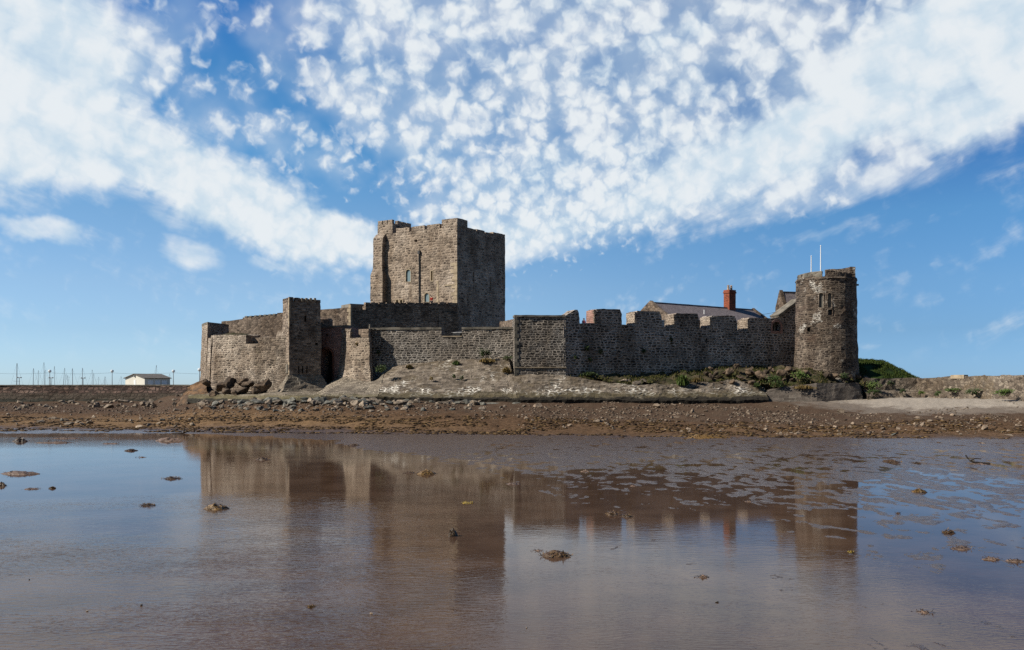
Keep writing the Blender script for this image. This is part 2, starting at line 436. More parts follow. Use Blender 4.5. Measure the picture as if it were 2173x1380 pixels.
M['globe'] = plain('lamp_globe', (0.75, 0.77, 0.77), (0.7, 0.72, 0.72), 2.0, 0.3, 0.5)
M['pot'] = plain('clay_pot', (0.42, 0.33, 0.25), (0.32, 0.24, 0.18), 4.0, 0.8, 0.3)
M['boulder'] = plain('brown_boulder', (0.14, 0.100, 0.068), (0.038, 0.029, 0.022), 1.3, 0.9, 0.25, 1.0, rnd=0.3, dist=0.2)
M['rubble'] = plain('grey_rock', (0.27, 0.218, 0.168), (0.09, 0.074, 0.058), 2.2, 0.9, 0.25, 0.9, rnd=0.4, dist=0.08)
M['wetrock'] = plain('green_grey_rock', (0.15, 0.145, 0.12), (0.058, 0.056, 0.046), 1.5, 0.7, 0.4, 0.9, rnd=0.35, dist=0.1)
M['palestone'] = plain('pale_stone', (0.25, 0.195, 0.145), (0.14, 0.105, 0.076), 3.0, 0.9, 0.25, 0.6, rnd=0.35, dist=0.05)
M['slab'] = plain('orange_slab', (0.20, 0.115, 0.058), (0.075, 0.052, 0.036), 0.9, 0.9, 0.25, 1.0, dist=0.2)
M['weed'] = plain('brown_seaweed', (0.075, 0.042, 0.018), (0.030, 0.018, 0.010), 9.0, 0.5, 0.45, 0.8, rnd=0.3)
M['weedgold'] = plain('golden_seaweed', (0.20, 0.115, 0.03), (0.09, 0.052, 0.018), 9.0, 0.5, 0.45, 0.8, rnd=0.25)
M['weedyellow'] = plain('yellow_seaweed', (0.42, 0.29, 0.04), (0.2, 0.14, 0.03), 9.0, 0.5, 0.45, 0.6)
M['mudclump'] = plain('mud_mound', (0.19, 0.125, 0.085), (0.075, 0.048, 0.032), 6.0, 0.55, 0.45, 1.0, rnd=0.2, dist=0.04)
M['leaf'] = plain('leaf_green', (0.05, 0.078, 0.016), (0.024, 0.04, 0.010), 5.0, 0.6, 0.3, rnd=0.3)
M['leafbright'] = plain('leaf_bright', (0.085, 0.128, 0.022), (0.045, 0.072, 0.014), 5.0, 0.6, 0.3, rnd=0.25)
M['leafdry'] = plain('leaf_dry', (0.19, 0.13, 0.045), (0.10, 0.075, 0.03), 5.0, 0.8, 0.2, rnd=0.25)
M['stem'] = plain('plant_stem', (0.09, 0.07, 0.035), None, 5.0, 0.8, 0.2)
M['wood'] = plain('driftwood', (0.035, 0.026, 0.02), (0.06, 0.045, 0.035), 5.0, 0.7, 0.3)
M['skin'] = plain('skin', (0.45, 0.27, 0.19), None, 5.0, 0.6, 0.3)
M['redcloth'] = plain('red_coat', (0.33, 0.035, 0.025), None, 5.0, 0.9, 0.1)
M['pinkcloth'] = plain('pink_top', (0.72, 0.28, 0.33), None, 5.0, 0.9, 0.1)
M['darkcloth'] = plain('dark_trousers', (0.03, 0.03, 0.04), None, 5.0, 0.9, 0.1)
M['hair'] = plain('brown_hair', (0.04, 0.025, 0.015), None, 5.0, 0.7, 0.2)
M['earth'] = plain('rocky_earth', (0.075, 0.058, 0.036), (0.03, 0.032, 0.013), 0.9, 0.95, 0.15, 1.0, dist=0.2)
M['grass'] = plain('bank_grass', (0.028, 0.05, 0.009), (0.018, 0.026, 0.008), 0.8, 0.95, 0.1, 1.0, dist=0.15)
M['paving'] = plain('courtyard_gravel', (0.22, 0.2, 0.17), None, 1.0, 0.9, 0.2)
M['cannon'] = plain('cannon_iron', (0.012, 0.012, 0.014), None, 3.0, 0.35, 0.5)
M['clump_bits'] = M['weed']


# ------------------------------------------------------------------ object helpers
def tag(o, label=None, cat=None, group=None, kind=None):
    if label: o['label'] = label
    if cat: o['category'] = cat
    if group: o['group'] = group
    if kind: o['kind'] = kind
    return o


def thing(name, label, cat, loc=(0, 0, 0), group=None, rz=0.0):
    o = bpy.data.objects.new(name, None)
    o.empty_display_size = 0.5
    COL.objects.link(o)
    o.location = loc
    o.rotation_euler = (0, 0, rz)
    return tag(o, label, cat, group)


def link(name, me, mat, parent=None, local=False):
    o = bpy.data.objects.new(name, me)
    me.name = name
    if mat is not None and len(me.materials) == 0: me.materials.append(mat)
    COL.objects.link(o)
    if parent is not None:
        o.parent = parent
        if not local:                                   # geometry given in world coordinates
            chain = Vector((0, 0, 0))
            p = parent
            while p is not None:
                chain += p.location
                p = p.parent
            me.transform(Matrix.Translation(-chain))
    return o


class MB:
    """collects faces with metre UVs, becomes ONE mesh object"""
    def __init__(s):
        s.bm = bmesh.new()
        s.uv = s.bm.loops.layers.uv.new('UVMap')

    def face(s, pts, uvs=None):
        vs = [s.bm.verts.new(p) for p in pts]
        f = s.bm.faces.new(vs)
        if uvs is None:
            n = f.normal if f.normal.length else Vector((0, 0, 1))
            f.normal_update(); n = f.normal
            if abs(n.z) > 0.85: uvs = [(p[0], p[1]) for p in pts]
            else:
                t = Vector((-n.y, n.x, 0)).normalized()
                uvs = [(Vector(p).dot(t), p[2]) for p in pts]
        for l, c in zip(f.loops, uvs): l[s.uv].uv = c
        return f

    def patch(s, p00, p10, p11, p01, u0, step):
        L = max((p10 - p00).length, (p11 - p01).length)
        Hh = max((p01 - p00).length, (p11 - p10).length)
        nu, nv = max(1, round(L / step)), max(1, round(Hh / step))
        g = [[(p00 * (1 - i / nu) + p10 * (i / nu)) * (1 - j / nv) + (p01 * (1 - i / nu) + p11 * (i / nu)) * (j / nv) for i in range(nu + 1)] for j in range(nv + 1)]
        for j in range(nv):
            for i in range(nu):
                a, b, c, d = g[j][i], g[j][i + 1], g[j + 1][i + 1], g[j + 1][i]
                ua, ub = u0 + L * i / nu, u0 + L * (i + 1) / nu
                va, vb = p00.z * 0 + (g[j][i] - g[0][i]).length + p00.z, (g[j + 1][i] - g[0][i]).length + p00.z
                s.face([a, b, c, d], [(ua, va), (ub, va), (ub, vb), (ua, vb)])
        return u0 + L

    def loft(s, rings, step=0.7, cap=True, capb=False, closed=True, u0=0.0):
        rings = [[Vector(p) for p in r] for r in rings]
        n = len(rings[0])
        for k in range(len(rings) - 1):
            u = u0
            for i in range(n if closed else n - 1):
                j = (i + 1) % n
                u = s.patch(rings[k][i], rings[k][j], rings[k + 1][j], rings[k + 1][i], u, step)
        def capf(r, flip):
            pts = []
            for i in range(n):
                p, q_ = r[i], r[(i + 1) % n]
                # same subdivision as the side patches so that the rim welds
                m = max(1, round((q_ - p).length / step))
                pts += [p * (1 - a / m) + q_ * (a / m) for a in range(m)]
            if flip: pts.reverse()
            s.face(pts, [(p.x, p.y) for p in pts])
        if cap: capf(rings[-1], False)
        if capb: capf(rings[0], True)
        return s

    def box(s, fr, a0, a1, o0, o1, z0, z1, step=0.7, capb=True):
        b = [fr.pt(a0, o1, z0), fr.pt(a1, o1, z0), fr.pt(a1, o0, z0), fr.pt(a0, o0, z0)]
        t = [fr.pt(a0, o1, z1), fr.pt(a1, o1, z1), fr.pt(a1, o0, z1), fr.pt(a0, o0, z1)]
        return s.loft([b, t], step, True, capb)

    def prism(s, fr, poly, o0, o1, step=0.5):
        """polygon in (along, up) pushed from o0 (back) to o1 (front)"""
        pts = []
        for i, (a, z) in enumerate(poly):
            a2, z2 = poly[(i + 1) % len(poly)]
            m = max(1, round(math.hypot(a2 - a, z2 - z) / step))
            pts += [(a + (a2 - a) * k / m, z + (z2 - z) * k / m) for k in range(m)]
        fpts = [fr.pt(a, o1, z) for a, z in pts]
        bpts = [fr.pt(a, o0, z) for a, z in pts]
        s.face(fpts, [(a, z) for a, z in pts])
        s.face(list(reversed(bpts)), [(a, z) for a, z in reversed(pts)])
        n = len(pts)
        u = 0
        for i in range(n):
            j = (i + 1) % n
            L = (fpts[j] - fpts[i]).length
            s.face([fpts[i], bpts[i], bpts[j], fpts[j]], [(u, 0), (u, o1 - o0), (u + L, o1 - o0), (u + L, 0)] if abs(pts[i][1] - pts[j][1]) < 1e-3
                   else [(0, pts[i][1]), (o1 - o0, pts[i][1]), (o1 - o0, pts[j][1]), (0, pts[j][1])])
            u += L
        return s

    def tube(s, pts, r0, r1=None, n=8, cap=True):
        r1 = r0 if r1 is None else r1
        pts = [Vector(p) for p in pts]
        rings = []
        for i, p in enumerate(pts):
            d = (pts[min(i + 1, len(pts) - 1)] - pts[max(i - 1, 0)]).normalized()
            side = d.orthogonal().normalized() if abs(d.z) < 0.99 else Vector((1, 0, 0))
            up = d.cross(side).normalized()
            r = r0 + (r1 - r0) * i / max(1, len(pts) - 1)
            rings.append([p + side * math.cos(t) * r + up * math.sin(t) * r for t in [2 * math.pi * k / n for k in range(n)]])
        for k in range(len(rings) - 1):
            for i in range(n):
                j = (i + 1) % n
                s.face([rings[k][i], rings[k][j], rings[k + 1][j], rings[k + 1][i]])
        if cap:
            s.face(list(reversed(rings[0])))
            s.face(rings[-1])
        return s

    def lathe(s, c, prof, n=12):
        """profile of (radius, height) round a vertical axis"""
        c = Vector(c)
        rings = [[c + Vector((math.cos(2 * math.pi * k / n) * r, math.sin(2 * math.pi * k / n) * r, z)) for k in range(n)] for r, z in prof]
        for k in range(len(rings) - 1):
            for i in range(n):
                j = (i + 1) % n
                s.face([rings[k][i], rings[k][j], rings[k + 1][j], rings[k + 1][i]])
        s.face(list(reversed(rings[0]))); s.face(rings[-1])
        return s

    def mesh(s, jit=0.0, freq=1.1, weld=True, smooth=False):
        if weld: bmesh.ops.remove_doubles(s.bm, verts=s.bm.verts, dist=0.002)
        if jit:
            for v in s.bm.verts:
                p = v.co
                v.co = p + mnoise.noise_vector(p * freq) * jit + mnoise.noise_vector(p * freq * 3.3 + Vector((9, 4, 2))) * jit * 0.7
        bmesh.ops.recalc_face_normals(s.bm, faces=s.bm.faces)
        me = bpy.data.meshes.new('mesh')
        s.bm.to_mesh(me)
        s.bm.free()
        if smooth: me.polygons.foreach_set('use_smooth', [True] * len(me.polygons))
        return me

    def build(s, name, mat, parent=None, jit=0.0, freq=1.1, weld=True, smooth=False):
        return link(name, s.mesh(jit, freq, weld, smooth), mat, parent)


class Frame:
    """vertical face: origin, direction along it, outward normal"""
    def __init__(s, o, t, flip=False):
        s.o = Vector((o[0], o[1], 0))
        s.t = Vector((t[0], t[1], 0)).normalized()
        s.n = Vector((s.t.y, -s.t.x, 0)) * (-1 if flip else 1)

    def pt(s, a, o, z): return Vector((s.o.x + s.t.x * a + s.n.x * o, s.o.y + s.t.y * a + s.n.y * o, z))

    def at(s, px, off=0.0):
        k = (px - CX) / F
        o = s.o + s.n * off
        return (k * o.y - o.x) / (s.t.x - k * s.t.y)

    def az(s, px, py, off=0.0):
        a = s.at(px, off)
        return a, Z(py, s.pt(a, off, 0).y)


def frame_px(p0, p1):
    a, b = P(*p0), P(*p1)
    f = Frame(a, b - a)
    f.len = (b - a).length
    return f


def cut(o, meshes):
    """carve recesses out of a wall, result stays one mesh"""
    for me in meshes:
        c = bpy.data.objects.new('tmp', me)
        COL.objects.link(c)
        c.matrix_world = Matrix.Translation(o.parent.location if o.parent else (0, 0, 0)).inverted() if False else Matrix.Identity(4)
        md = o.modifiers.new('b', 'BOOLEAN')
        md.operation = 'DIFFERENCE'; md.solver = 'EXACT'; md.object = c
        bpy.context.view_layer.update()
        new = bpy.data.meshes.new_from_object(o.evaluated_get(bpy.context.evaluated_depsgraph_get()))
        o.modifiers.clear()
        old = o.data
        nm = old.name
        o.data = new
        bpy.data.meshes.remove(old)
        new.name = nm
        bpy.data.objects.remove(c)


def arch_poly(a, z, w, h, pointed=0.0, n=8):
    r = w / 2
    pts = [(a - r, z), (a + r, z), (a + r, z + h - r)]
    for k in range(1, n):
        t = math.pi * k / n
        pts.append((a + r * math.cos(t), z + h - r + r * math.sin(t) * (1 + pointed)))
    pts.append((a - r, z + h - r))
    return pts


def arch_cut(fr, a, z, w, h, depth, arch=True):
    mb = MB()
    poly = arch_poly(a, z, w, h) if arch else [(a - w / 2, z), (a + w / 2, z), (a + w / 2, z + h), (a - w / 2, z + h)]
    mb.prism(fr, poly, -depth, 0.6, 5)
    return mb.mesh()


def ring_mesh(fr, outer, inner, o0, o1):
    mb = MB()
    n = len(outer)
    for i in range(n):
        j = (i + 1) % n
        A, B = outer[i], outer[j]
        a, b = inner[i], inner[j]
        mb.face([fr.pt(A[0], o1, A[1]), fr.pt(B[0], o1, B[1]), fr.pt(b[0], o1, b[1]), fr.pt(a[0], o1, a[1])])
        mb.face([fr.pt(A[0], o0, A[1]), fr.pt(B[0], o0, B[1]), fr.pt(B[0], o1, B[1]), fr.pt(A[0], o1, A[1])])
        mb.face([fr.pt(a[0], o1, a[1]), fr.pt(b[0], o1, b[1]), fr.pt(b[0], o0, b[1]), fr.pt(a[0], o0, a[1])])
    return mb


def window(parent, fr, a, z, w, h, arch=True, rim=0.14, depth=0.3, pane='glass', rimmat='ashlar', name='window'):
    po = (lambda W, Hh, zz: arch_poly(a, zz, W, Hh)) if arch else (lambda W, Hh, zz: [(a - W / 2, zz), (a + W / 2, zz), (a + W / 2, zz + Hh), (a - W / 2, zz + Hh)])
    f = ring_mesh(fr, po(w + 2 * rim, h + 2 * rim, z - rim), po(w, h, z), -depth - 0.1, 0.05).build(name, M[rimmat], parent)
    mb = MB()
    mb.face([fr.pt(x, -depth, y) for x, y in po(w + 0.05, h + 0.05, z - 0.02)])
    mb.build('pane', M[pane], f)
    return f


# ================================================================== GROUND AND WATER
def vnoise(x, y, seed=0):
    xi, yi = np.floor(x).astype(np.int64), np.floor(y).astype(np.int64)
    xf, yf = x - xi, y - yi
    def hsh(i, j):
        h = (i * 374761393 + j * 668265263 + seed * 1274126177) & 0xFFFFFFFF
        h = ((h ^ (h >> 13)) * 1274126177) & 0xFFFFFFFF
        return ((h ^ (h >> 16)) & 0xFFFF) / 65535.0
    u, v = xf * xf * (3 - 2 * xf), yf * yf * (3 - 2 * yf)
    return (hsh(xi, yi) * (1 - u) + hsh(xi + 1, yi) * u) * (1 - v) + (hsh(xi, yi + 1) * (1 - u) + hsh(xi + 1, yi + 1) * u) * v


def fbm(x, y, oct=4, seed=0, gain=0.5):
    r, a, t = 0, 1.0, 0
    for k in range(oct):
        r = r + a * vnoise(x * 2 ** k + 17.3 * k, y * 2 ** k - 9.1 * k, seed + k)
        t += a
        a *= gain
    return r / t


PXS = [-600, 0, 330, 430, 700, 1100, 1600, 1850, 2173, 2700]
YSH = [93, 92, 90.5, 89.5, 87.5, 84.5, 80.5, 80, 79, 78]
SLP = [0.034, 0.035, 0.042, 0.095, 0.125, 0.108, 0.077, 0.078, 0.138, 0.14]


def ground_h(x, y):
    x, y = np.asarray(x, float), np.asarray(y, float)
    px = CX + F * x / np.maximum(y, 1.0)
    ys, sl = np.interp(px, PXS, YSH), np.interp(px, PXS, SLP)
    d = y - ys + (fbm(x * 0.16, y * 0.10, 3, 5) - 0.5) * 5.0
    shore = np.clip(d, 0, None) * sl
    shore = np.minimum(shore, 2.95) * (1.0 - 0.0 * x)
    shore = shore * np.clip(d / 7.0, 0.25, 1.0)
    shore += (fbm(x * 0.9, y * 0.6, 4, 21) - 0.5) * 0.26 * np.clip(d / 5.0, 0, 1)
    # mud flat: a hair under or over the water film
    KX = [-600, 420, 560, 700, 800, 900, 1050, 1200, 1400, 1800, 2173, 2700]
    ymid = np.interp(px, KX, [88, 86, 80, 70, 59, 53, 47, 38, 33, 33, 36, 40])     # where the film of water begins
    wid = np.interp(px, KX, [3, 2.5, 4, 6, 6, 6, 7, 12, 18, 20, 22, 22])
    rise = np.clip((y - ymid) / wid, -1.3, 1.6)
    flat = -0.022 + 0.026 * rise
    far_r = np.clip((px - 1650) / 350, 0, 1) * np.clip((y - 15) / 8, 0, 1) * np.clip((66 - y) / 20, 0, 1)
    flat = flat + 0.016 * far_r
    lft = np.clip((330 - px) / 250, 0, 1) * np.exp(-((y - 78) / 7.0) ** 2)
    flat = flat + 0.034 * lft
    n1 = fbm(x * 2.1 + 2.5 * fbm(x * .4, y * .3, 2, 41), y * 0.95 + 1.5 * fbm(x * .5, y * .4, 2, 43), 5, 3, 0.66) - 0.5
    n2 = fbm(x * 0.16, y * 0.085, 3, 8) - 0.5
    flat = flat + n1 * np.interp(px, [0, 600, 1100, 1400, 2700], [0.05, 0.05, 0.10, 0.17, 0.17]) + n2 * 0.035
    z = np.where(d > 0, np.maximum(flat, -0.02) + shore, flat + 0.010 * np.clip(d / 4 + 1, 0, 1))
    # behind the walls the sheet dips under the sea again
    z = np.where(y > 152, np.maximum(z - (y - 152) * 0.4, -2.0), z)
    return z


def grid_mesh(name, xs, ys_, zs, nu, nv, mat, attrs=None, smooth=True):
    me = bpy.data.meshes.new(name)
    co = np.stack([xs.ravel(), ys_.ravel(), zs.ravel()], 1).astype(np.float32)
    me.vertices.add(len(co)); me.vertices.foreach_set('co', co.ravel())
    i, j = np.meshgrid(np.arange(nu - 1), np.arange(nv - 1))
    b = (j * nu + i).ravel()
    q = np.stack([b, b + 1, b + nu + 1, b + nu], 1).astype(np.int32)
    me.loops.add(q.size); me.loops.foreach_set('vertex_index', q.ravel())
    me.polygons.add(len(q))
    me.polygons.foreach_set('loop_start', np.arange(0, q.size, 4, dtype=np.int32))
    me.polygons.foreach_set('loop_total', np.full(len(q), 4, dtype=np.int32))
    if smooth: me.polygons.foreach_set('use_smooth', np.ones(len(q), dtype=bool))
    for k, v in (attrs or {}).items():
        at = me.attributes.new(k, 'FLOAT', 'POINT')
        at.data.foreach_set('value', v.ravel().astype(np.float32))
    me.update(calc_edges=True)
    me.validate()
    me.materials.append(mat)
    o = bpy.data.objects.new(name, me)
    COL.objects.link(o)
    return o


def ground_material():
    m, q, bs = newmat('shore_ground')
    pos = q.n('ShaderNodeNewGeometry').outputs['Position']
    def at(n):
        a = q.n('ShaderNodeAttribute'); a.attribute_name = n
        return a.outputs['Fac']
    d, sand, gold = at('shore_dist'), at('sand'), at('gold')
    n1 = q.noise(pos, 0.55, 6, 0.68)
    n2 = q.noise(pos, 2.6, 5, 0.7)
    n3 = q.noise(pos, 9.0, 4, 0.7)
    mud = q.mix(q.smooth(n2, 0.35, 0.65), (0.060, 0.040, 0.029), (0.098, 0.068, 0.050))
    weed = q.mix(q.smooth(n2, 0.36, 0.58), q.mix(gold, (0.035, 0.020, 0.011), (0.10, 0.058, 0.028)), q.mix(gold, (0.105, 0.060, 0.034), (0.19, 0.118, 0.060)))
    weed = q.mix(q.smooth(n3, 0.48, 0.70), weed, q.mix(gold, (0.16, 0.115, 0.075), (0.30, 0.20, 0.115)))
    gravel = q.mix(q.smooth(n3, 0.42, 0.70), (0.050, 0.032, 0.021), (0.20, 0.145, 0.10))
    gravel = q.mix(q.smooth(n1, 0.42, 0.60), q.mix(0.6, gravel, (0.074, 0.045, 0.030)), gravel)
    sandc = q.mix(q.smooth(n2, 0.4, 0.6), (0.26, 0.225, 0.185), (0.33, 0.285, 0.235))
    dd = q.add(d, q.mul(q.sub(n1, 0.5), 9.0))
    gg = q.add(at('gravel'), q.mul(q.sub(n1, 0.5), 12.0))
    c = q.mix(q.smooth(dd, -1.5, 2.2), mud, weed)
    c = q.mix(q.smooth(gg, -2.0, 3.0), c, gravel)
    sn = q.add(sand, q.mul(q.sub(n1, 0.5), 0.9))
    c = q.mix(q.smooth(sn, 0.35, 0.55), c, q.mix(0.6, gravel, (0.21, 0.18, 0.15)))
    c = q.mix(q.smooth(sn, 0.72, 0.9), c, sandc)
    q.set(bs.inputs['Base Color'], c)
    q.set(bs.inputs['Roughness'], q.smooth(dd, -3.5, 4.0, 0.24, 0.92))
    q.set(bs.inputs['Specular IOR Level'], q.smooth(dd, -2.0, 3.5, 0.32, 0.04))
    bump(q, bs, q.add(q.mul(n2, 0.6), q.mul(n3, 0.45)), 0.9, 0.10)
    return m


def build_ground():
    m = ground_material()
    rows = np.concatenate([np.linspace(2, 14, 14)[:-1], 14 * (100 / 14.0) ** (np.linspace(0, 1, 520)), np.linspace(100.5, 160, 60), np.array([200, 300, 600, 1500, 4500, 12000.])])
    cols = np.linspace(-0.72, 0.72, 560)
    yy, tt = np.meshgrid(rows, cols, indexing='ij')
    xx = tt * yy
    zz = ground_h(xx, yy)
    px = CX + F * tt
    ys = np.interp(px, PXS, YSH)
    d = yy - ys
    sand = np.clip((px - 1500) / 450, 0, 1) * np.clip((d - np.interp(px, [1500, 1900, 2173], [19, 11, 9])) / np.interp(px, [1900, 2173], [14, 9]), 0, 1.3)
    gold = np.clip((1100 - px) / 500, 0.12, 1) * np.exp(-((d - np.interp(px, [0, 500, 1000], [14, 10, 4])) / np.interp(px, [0, 500, 1000], [10, 7, 4])) ** 2)
    gravel = d - np.interp(px, [0, 400, 700, 1000, 1300, 2700], [30, 22, 17, 13, 10, 9])
    o = grid_mesh('ground', xx, yy, zz, len(cols), len(rows), m, dict(shore_dist=d - np.interp(px, [0, 600, 1100], [4.5, 3.0, 0]), sand=sand, gold=gold, gravel=gravel))
    tag(o, kind='structure')


build_ground()


def build_water():
    m, q, bs = newmat('muddy_water')
    pos = q.n('ShaderNodeNewGeometry').outputs['Position']
    x, y, z = q.sep(pos)
    n = q.noise(pos, 0.05, 3, 0.5)
    c = q.mix(q.smooth(q.noise(pos, 0.4, 4, 0.6), 0.35, 0.65), (0.060, 0.034, 0.021), (0.088, 0.052, 0.033))
    q.set(bs.inputs['Base Color'], c)
    bs.inputs['Roughness'].default_value = 0.045
    bs.inputs['IOR'].default_value = 1.17
    # small wind ripples, long across the wind; calmer in lanes
    warp = q.vmath('MULTIPLY', q.vmath('SUBTRACT', q.noise(pos, 0.7, 2, 0.5, color=True), (0.5, 0.5, 0.5)), (0.9, 0.5, 0))
    pw = q.vmath('ADD', pos, warp)
    r1 = q.noise(q.vmath('MULTIPLY', pw, (2.2, 5.2, 1)), 1.0, 2, 0.5)
    r2 = q.noise(q.vmath('MULTIPLY', pw, (5.0, 13.0, 1)), 1.0, 2, 0.5)
    r3 = q.noise(q.vmath('MULTIPLY', pos, (0.7, 1.6, 1)), 1.0, 2, 0.5)
    calm = q.smooth(q.noise(q.vmath('MULTIPLY', pos, (0.05, 0.11, 1)), 1.0, 3, 0.55), 0.36, 0.64, 0.25, 1.0)
    near = q.smooth(y, 44.0, 18.0, 0.08, 1.0)
    leftn = q.smooth(q.div(x, q.mx(y, 1.0)), 0.01, -0.14, 0.11, 1.0)
    amp = q.mul(q.mul(calm, near), leftn)
    hgt = q.add(q.add(q.mul(r1, 0.030), q.mul(r2, 0.014)), q.mul(r3, 0.008))
    hgt = q.add(q.mul(hgt, amp), q.mul(r2, q.smooth(y, 27.0, 16.0, 0.0, 0.0034)))
    bump(q, bs, hgt, 1.0, 1.0)
    rows = np.array([-60., 2, 10, 20, 40, 80, 160, 400, 1000, 4000, 12000])
    cols = np.linspace(-1, 1, 9)
    yy, tt = np.meshgrid(rows, cols, indexing='ij')
    xx = tt * (np.abs(yy) * 0.9 + 60)
    o = grid_mesh('water', xx, yy, np.zeros_like(xx), len(cols), len(rows), m)
    tag(o, kind='structure')


build_water()


def structure(name, mb, mat, jit=0.0, freq=1.0, smooth=True):
    o = mb.build(name, mat, None, jit, freq, True, smooth)
    return tag(o, kind='structure')


# ================================================================== THE KEEP
KA = P(970, 138)
KT, KR = Vector((-0.843, 0.537, 0)), Vector((0.537, 0.843, 0))
KL = Frame(KA, -KT)                 # lit face, 'along' runs left -> right, ends at 0 on the near corner
KR_F = Frame(KA, KR)                # shaded face, along runs away from the near corner


def fit_len(fr, px): return fr.at(px)


def build_keep():
    L = -KL.at(799)
    W = KR_F.at(1072)
    t = thing('stone_keep', 'tall square stone keep with corner turrets, rising highest above the walls', 'castle keep', (KA.x, KA.y, 5))
    zb, zt = 5.0, Z(491, 142.5)
    mb = MB()
    c = [KA + KT * L, KA, KA + KR * W, KA + KR * W + KT * L]
    ring = lambda z: [Vector((p.x, p.y, z)) for p in c]
    mb.loft([ring(zb), ring(zt)], 0.75, True, True)
    wall = mb.build('wall', M['keep'], t, 0.05)
    wins = []
    a, z0 = KL.az(866.5, 598); _, z1 = KL.az(866.5, 572)
    wins.append((a, z0, 0.92, z1 - z0, True))
    a, z0 = KL.az(905.7, 641); _, z1 = KL.az(905.7, 622)
    wins.append((a, z0, 0.86, z1 - z0, True))
    a, z0 = KL.az(916.5, 596); _, z1 = KL.az(916.5, 575.5)
    wins.append((a, z0, 0.34, z1 - z0, False))
    for x in (843, 851.5):
        a, z0 = KL.az(x, 645); _, z1 = KL.az(x, 636)
        wins.append((a, z0, 0.45, z1 - z0, True))
    # the shared parent offset: cutters live in the keep's local space
    def loc(me):
        me.transform(Matrix.Translation(-t.location)); return me
    cuts = [loc(arch_cut(KL, a, z, w + 0.02, h + 0.02, 0.75, ar)) for a, z, w, h, ar in wins]
    slits = []
    for px, y0, y1 in ((1005, 598, 578), (1041, 615, 588)):
        a, z0 = KR_F.az(px, y0); _, z1 = KR_F.az(px, y1)
        slits.append((a, z0, 0.22, z1 - z0))
        cuts.append(loc(arch_cut(KR_F, a, z0, 0.22, z1 - z0, 0.8, False)))
    a, z0 = KL.az(883, 514)
    cuts.append(loc(arch_cut(KL, a, z0, 0.4, 0.4, 0.6, False)))
    wc = []
    wall.location = (0, 0, 0)
    cut_local(wall, cuts)
    for i, (a, z, w, h, ar) in enumerate(wins):
        window(t, KL, a, z, w, h, ar, 0.12, 0.16 if i < 2 else 0.5, 'glass' if i < 2 else 'iron')
    # parapet: merlons on the lit face
    def merlon(fr, p0, p1, py, depth=0.75, mat='keep', base=None):
        a0, a1 = fr.at(p0), fr.at(p1)
        z1 = Z(py, fr.pt((a0 + a1) / 2, 0, 0).y)
        mb = MB()
        mb.box(fr, a0, a1, -depth, 0.02, (base or zt) - 0.08, z1, 0.5)
        mb.build('merlon', M[mat], t, 0.05, 1.7)
    merlon(KL, 841, 869, 484)
    merlon(KL, 873.5, 901, 480)
    merlon(KL, 906.5, 932.5, 476.5)
    # shaded face: a plain length of parapet, then merlons
    merlon(KR_F, 991, 1010, 485)
    merlon(KR_F, 1012, 1028.5, 488.5)
    merlon(KR_F, 1031, 1046, 494.5)
    merlon(KR_F, 1046.5, 1071.5, 495.5)
    # far sides of the parapet
    back = Frame(KA + KR * W, -KT); lside = Frame(KA + KT * L, KR, True)
    for fr, span in ((Frame(KA + KR * W, KT, True), L), (lside, W)):
        for k in range(4):
            mb = MB()
            a0 = 1.0 + k * (span - 2.5) / 4
            mb.box(fr, a0, a0 + span / 4 - 1.2, -0.75, 0.0, zt - 0.08, zt + 0.8, 0.6)
            mb.build('merlon', M['keep'], t, 0.05, 1.7)
    # corner turrets
    def turret(fr, p0, p1, py, depth, slits=0):
        a0, a1 = fr.at(p0), fr.at(p1)
        z1 = Z(py, fr.pt(a0, 0, 0).y)
        mb = MB()
        mb.box(fr, a0, a1, -depth, 0.03, zt - 0.1, z1 - (0.55 if slits else 0.0), 0.6)
        tu = mb.build('turret', M['keep'], t, 0.05, 1.3)
        if slits:
            zz = z1 - 0.55
            cells = []
            n = slits
            wd = (a1 - a0) / n
            for k in range(n):
                cells.append((fr, a0 + k * wd + 0.08, a0 + (k + 1) * wd - 0.08, -0.5, 0.03))
            fr2 = Frame(fr.pt(a1, 0, 0), -fr.n)
            nd = 4
            for k in range(nd):
                w2 = depth / nd
                if k: cells.append((fr2, k * w2 + 0.08, (k + 1) * w2 - 0.08, -0.5, 0.0))
            for f_, b0, b1, o0, o1 in cells:
                MB().box(f_, b0, b1, o0, o1, zz - 0.04, z1, 0.5).build('merlon', M['keep'], tu, 0.04, 1.7)
        return tu
    turret(KL, 801.5, 833, 470, 4.6, 3)
    # near-corner turret, L-shaped over both faces
    a0 = KL.at(937.5)
    zz = Z(464, 138.5)
    mb = MB()
    mb.box(KL, a0, 0.03, -2.6, 0.03, zt - 0.1, zz, 0.6)
    mb.build('turret', M['keep'], t, 0.05, 1.3)
    # pilaster buttress with two set-offs at the left end of the lit face
    def bt(z, aR, aL, o):
        return [KL.pt(aL, o, z), KL.pt(aR, o, z), KL.pt(aR, -0.3, z), KL.pt(aL, -0.3, z)]
    e = -L
    prof = [(5.0, e + 2.1, e - 0.50, 1.15), (Z(585, 146), e + 2.05, e - 0.38, 1.0), (Z(572, 146), e + 1.75, e - 0.10, 0.75),
            (Z(528, 146), e + 1.7, e - 0.05, 0.7), (Z(518, 146), e + 1.9, e - 0.0, 0.8), (Z(507, 146), e + 1.95, e + 0.0, 0.75), (Z(498, 146), e + 1.9, e + 0.02, 0.05)]
    mb = MB()
    mb.loft([bt(*p) for p in prof], 0.7, True, True)
    mb.build('buttress', M['keep'], t, 0.05, 1.3)
    # pale dressed quoins up the near corner
    mb = MB()
    z = 13.0
    k = 0
    rq = random.Random(3)
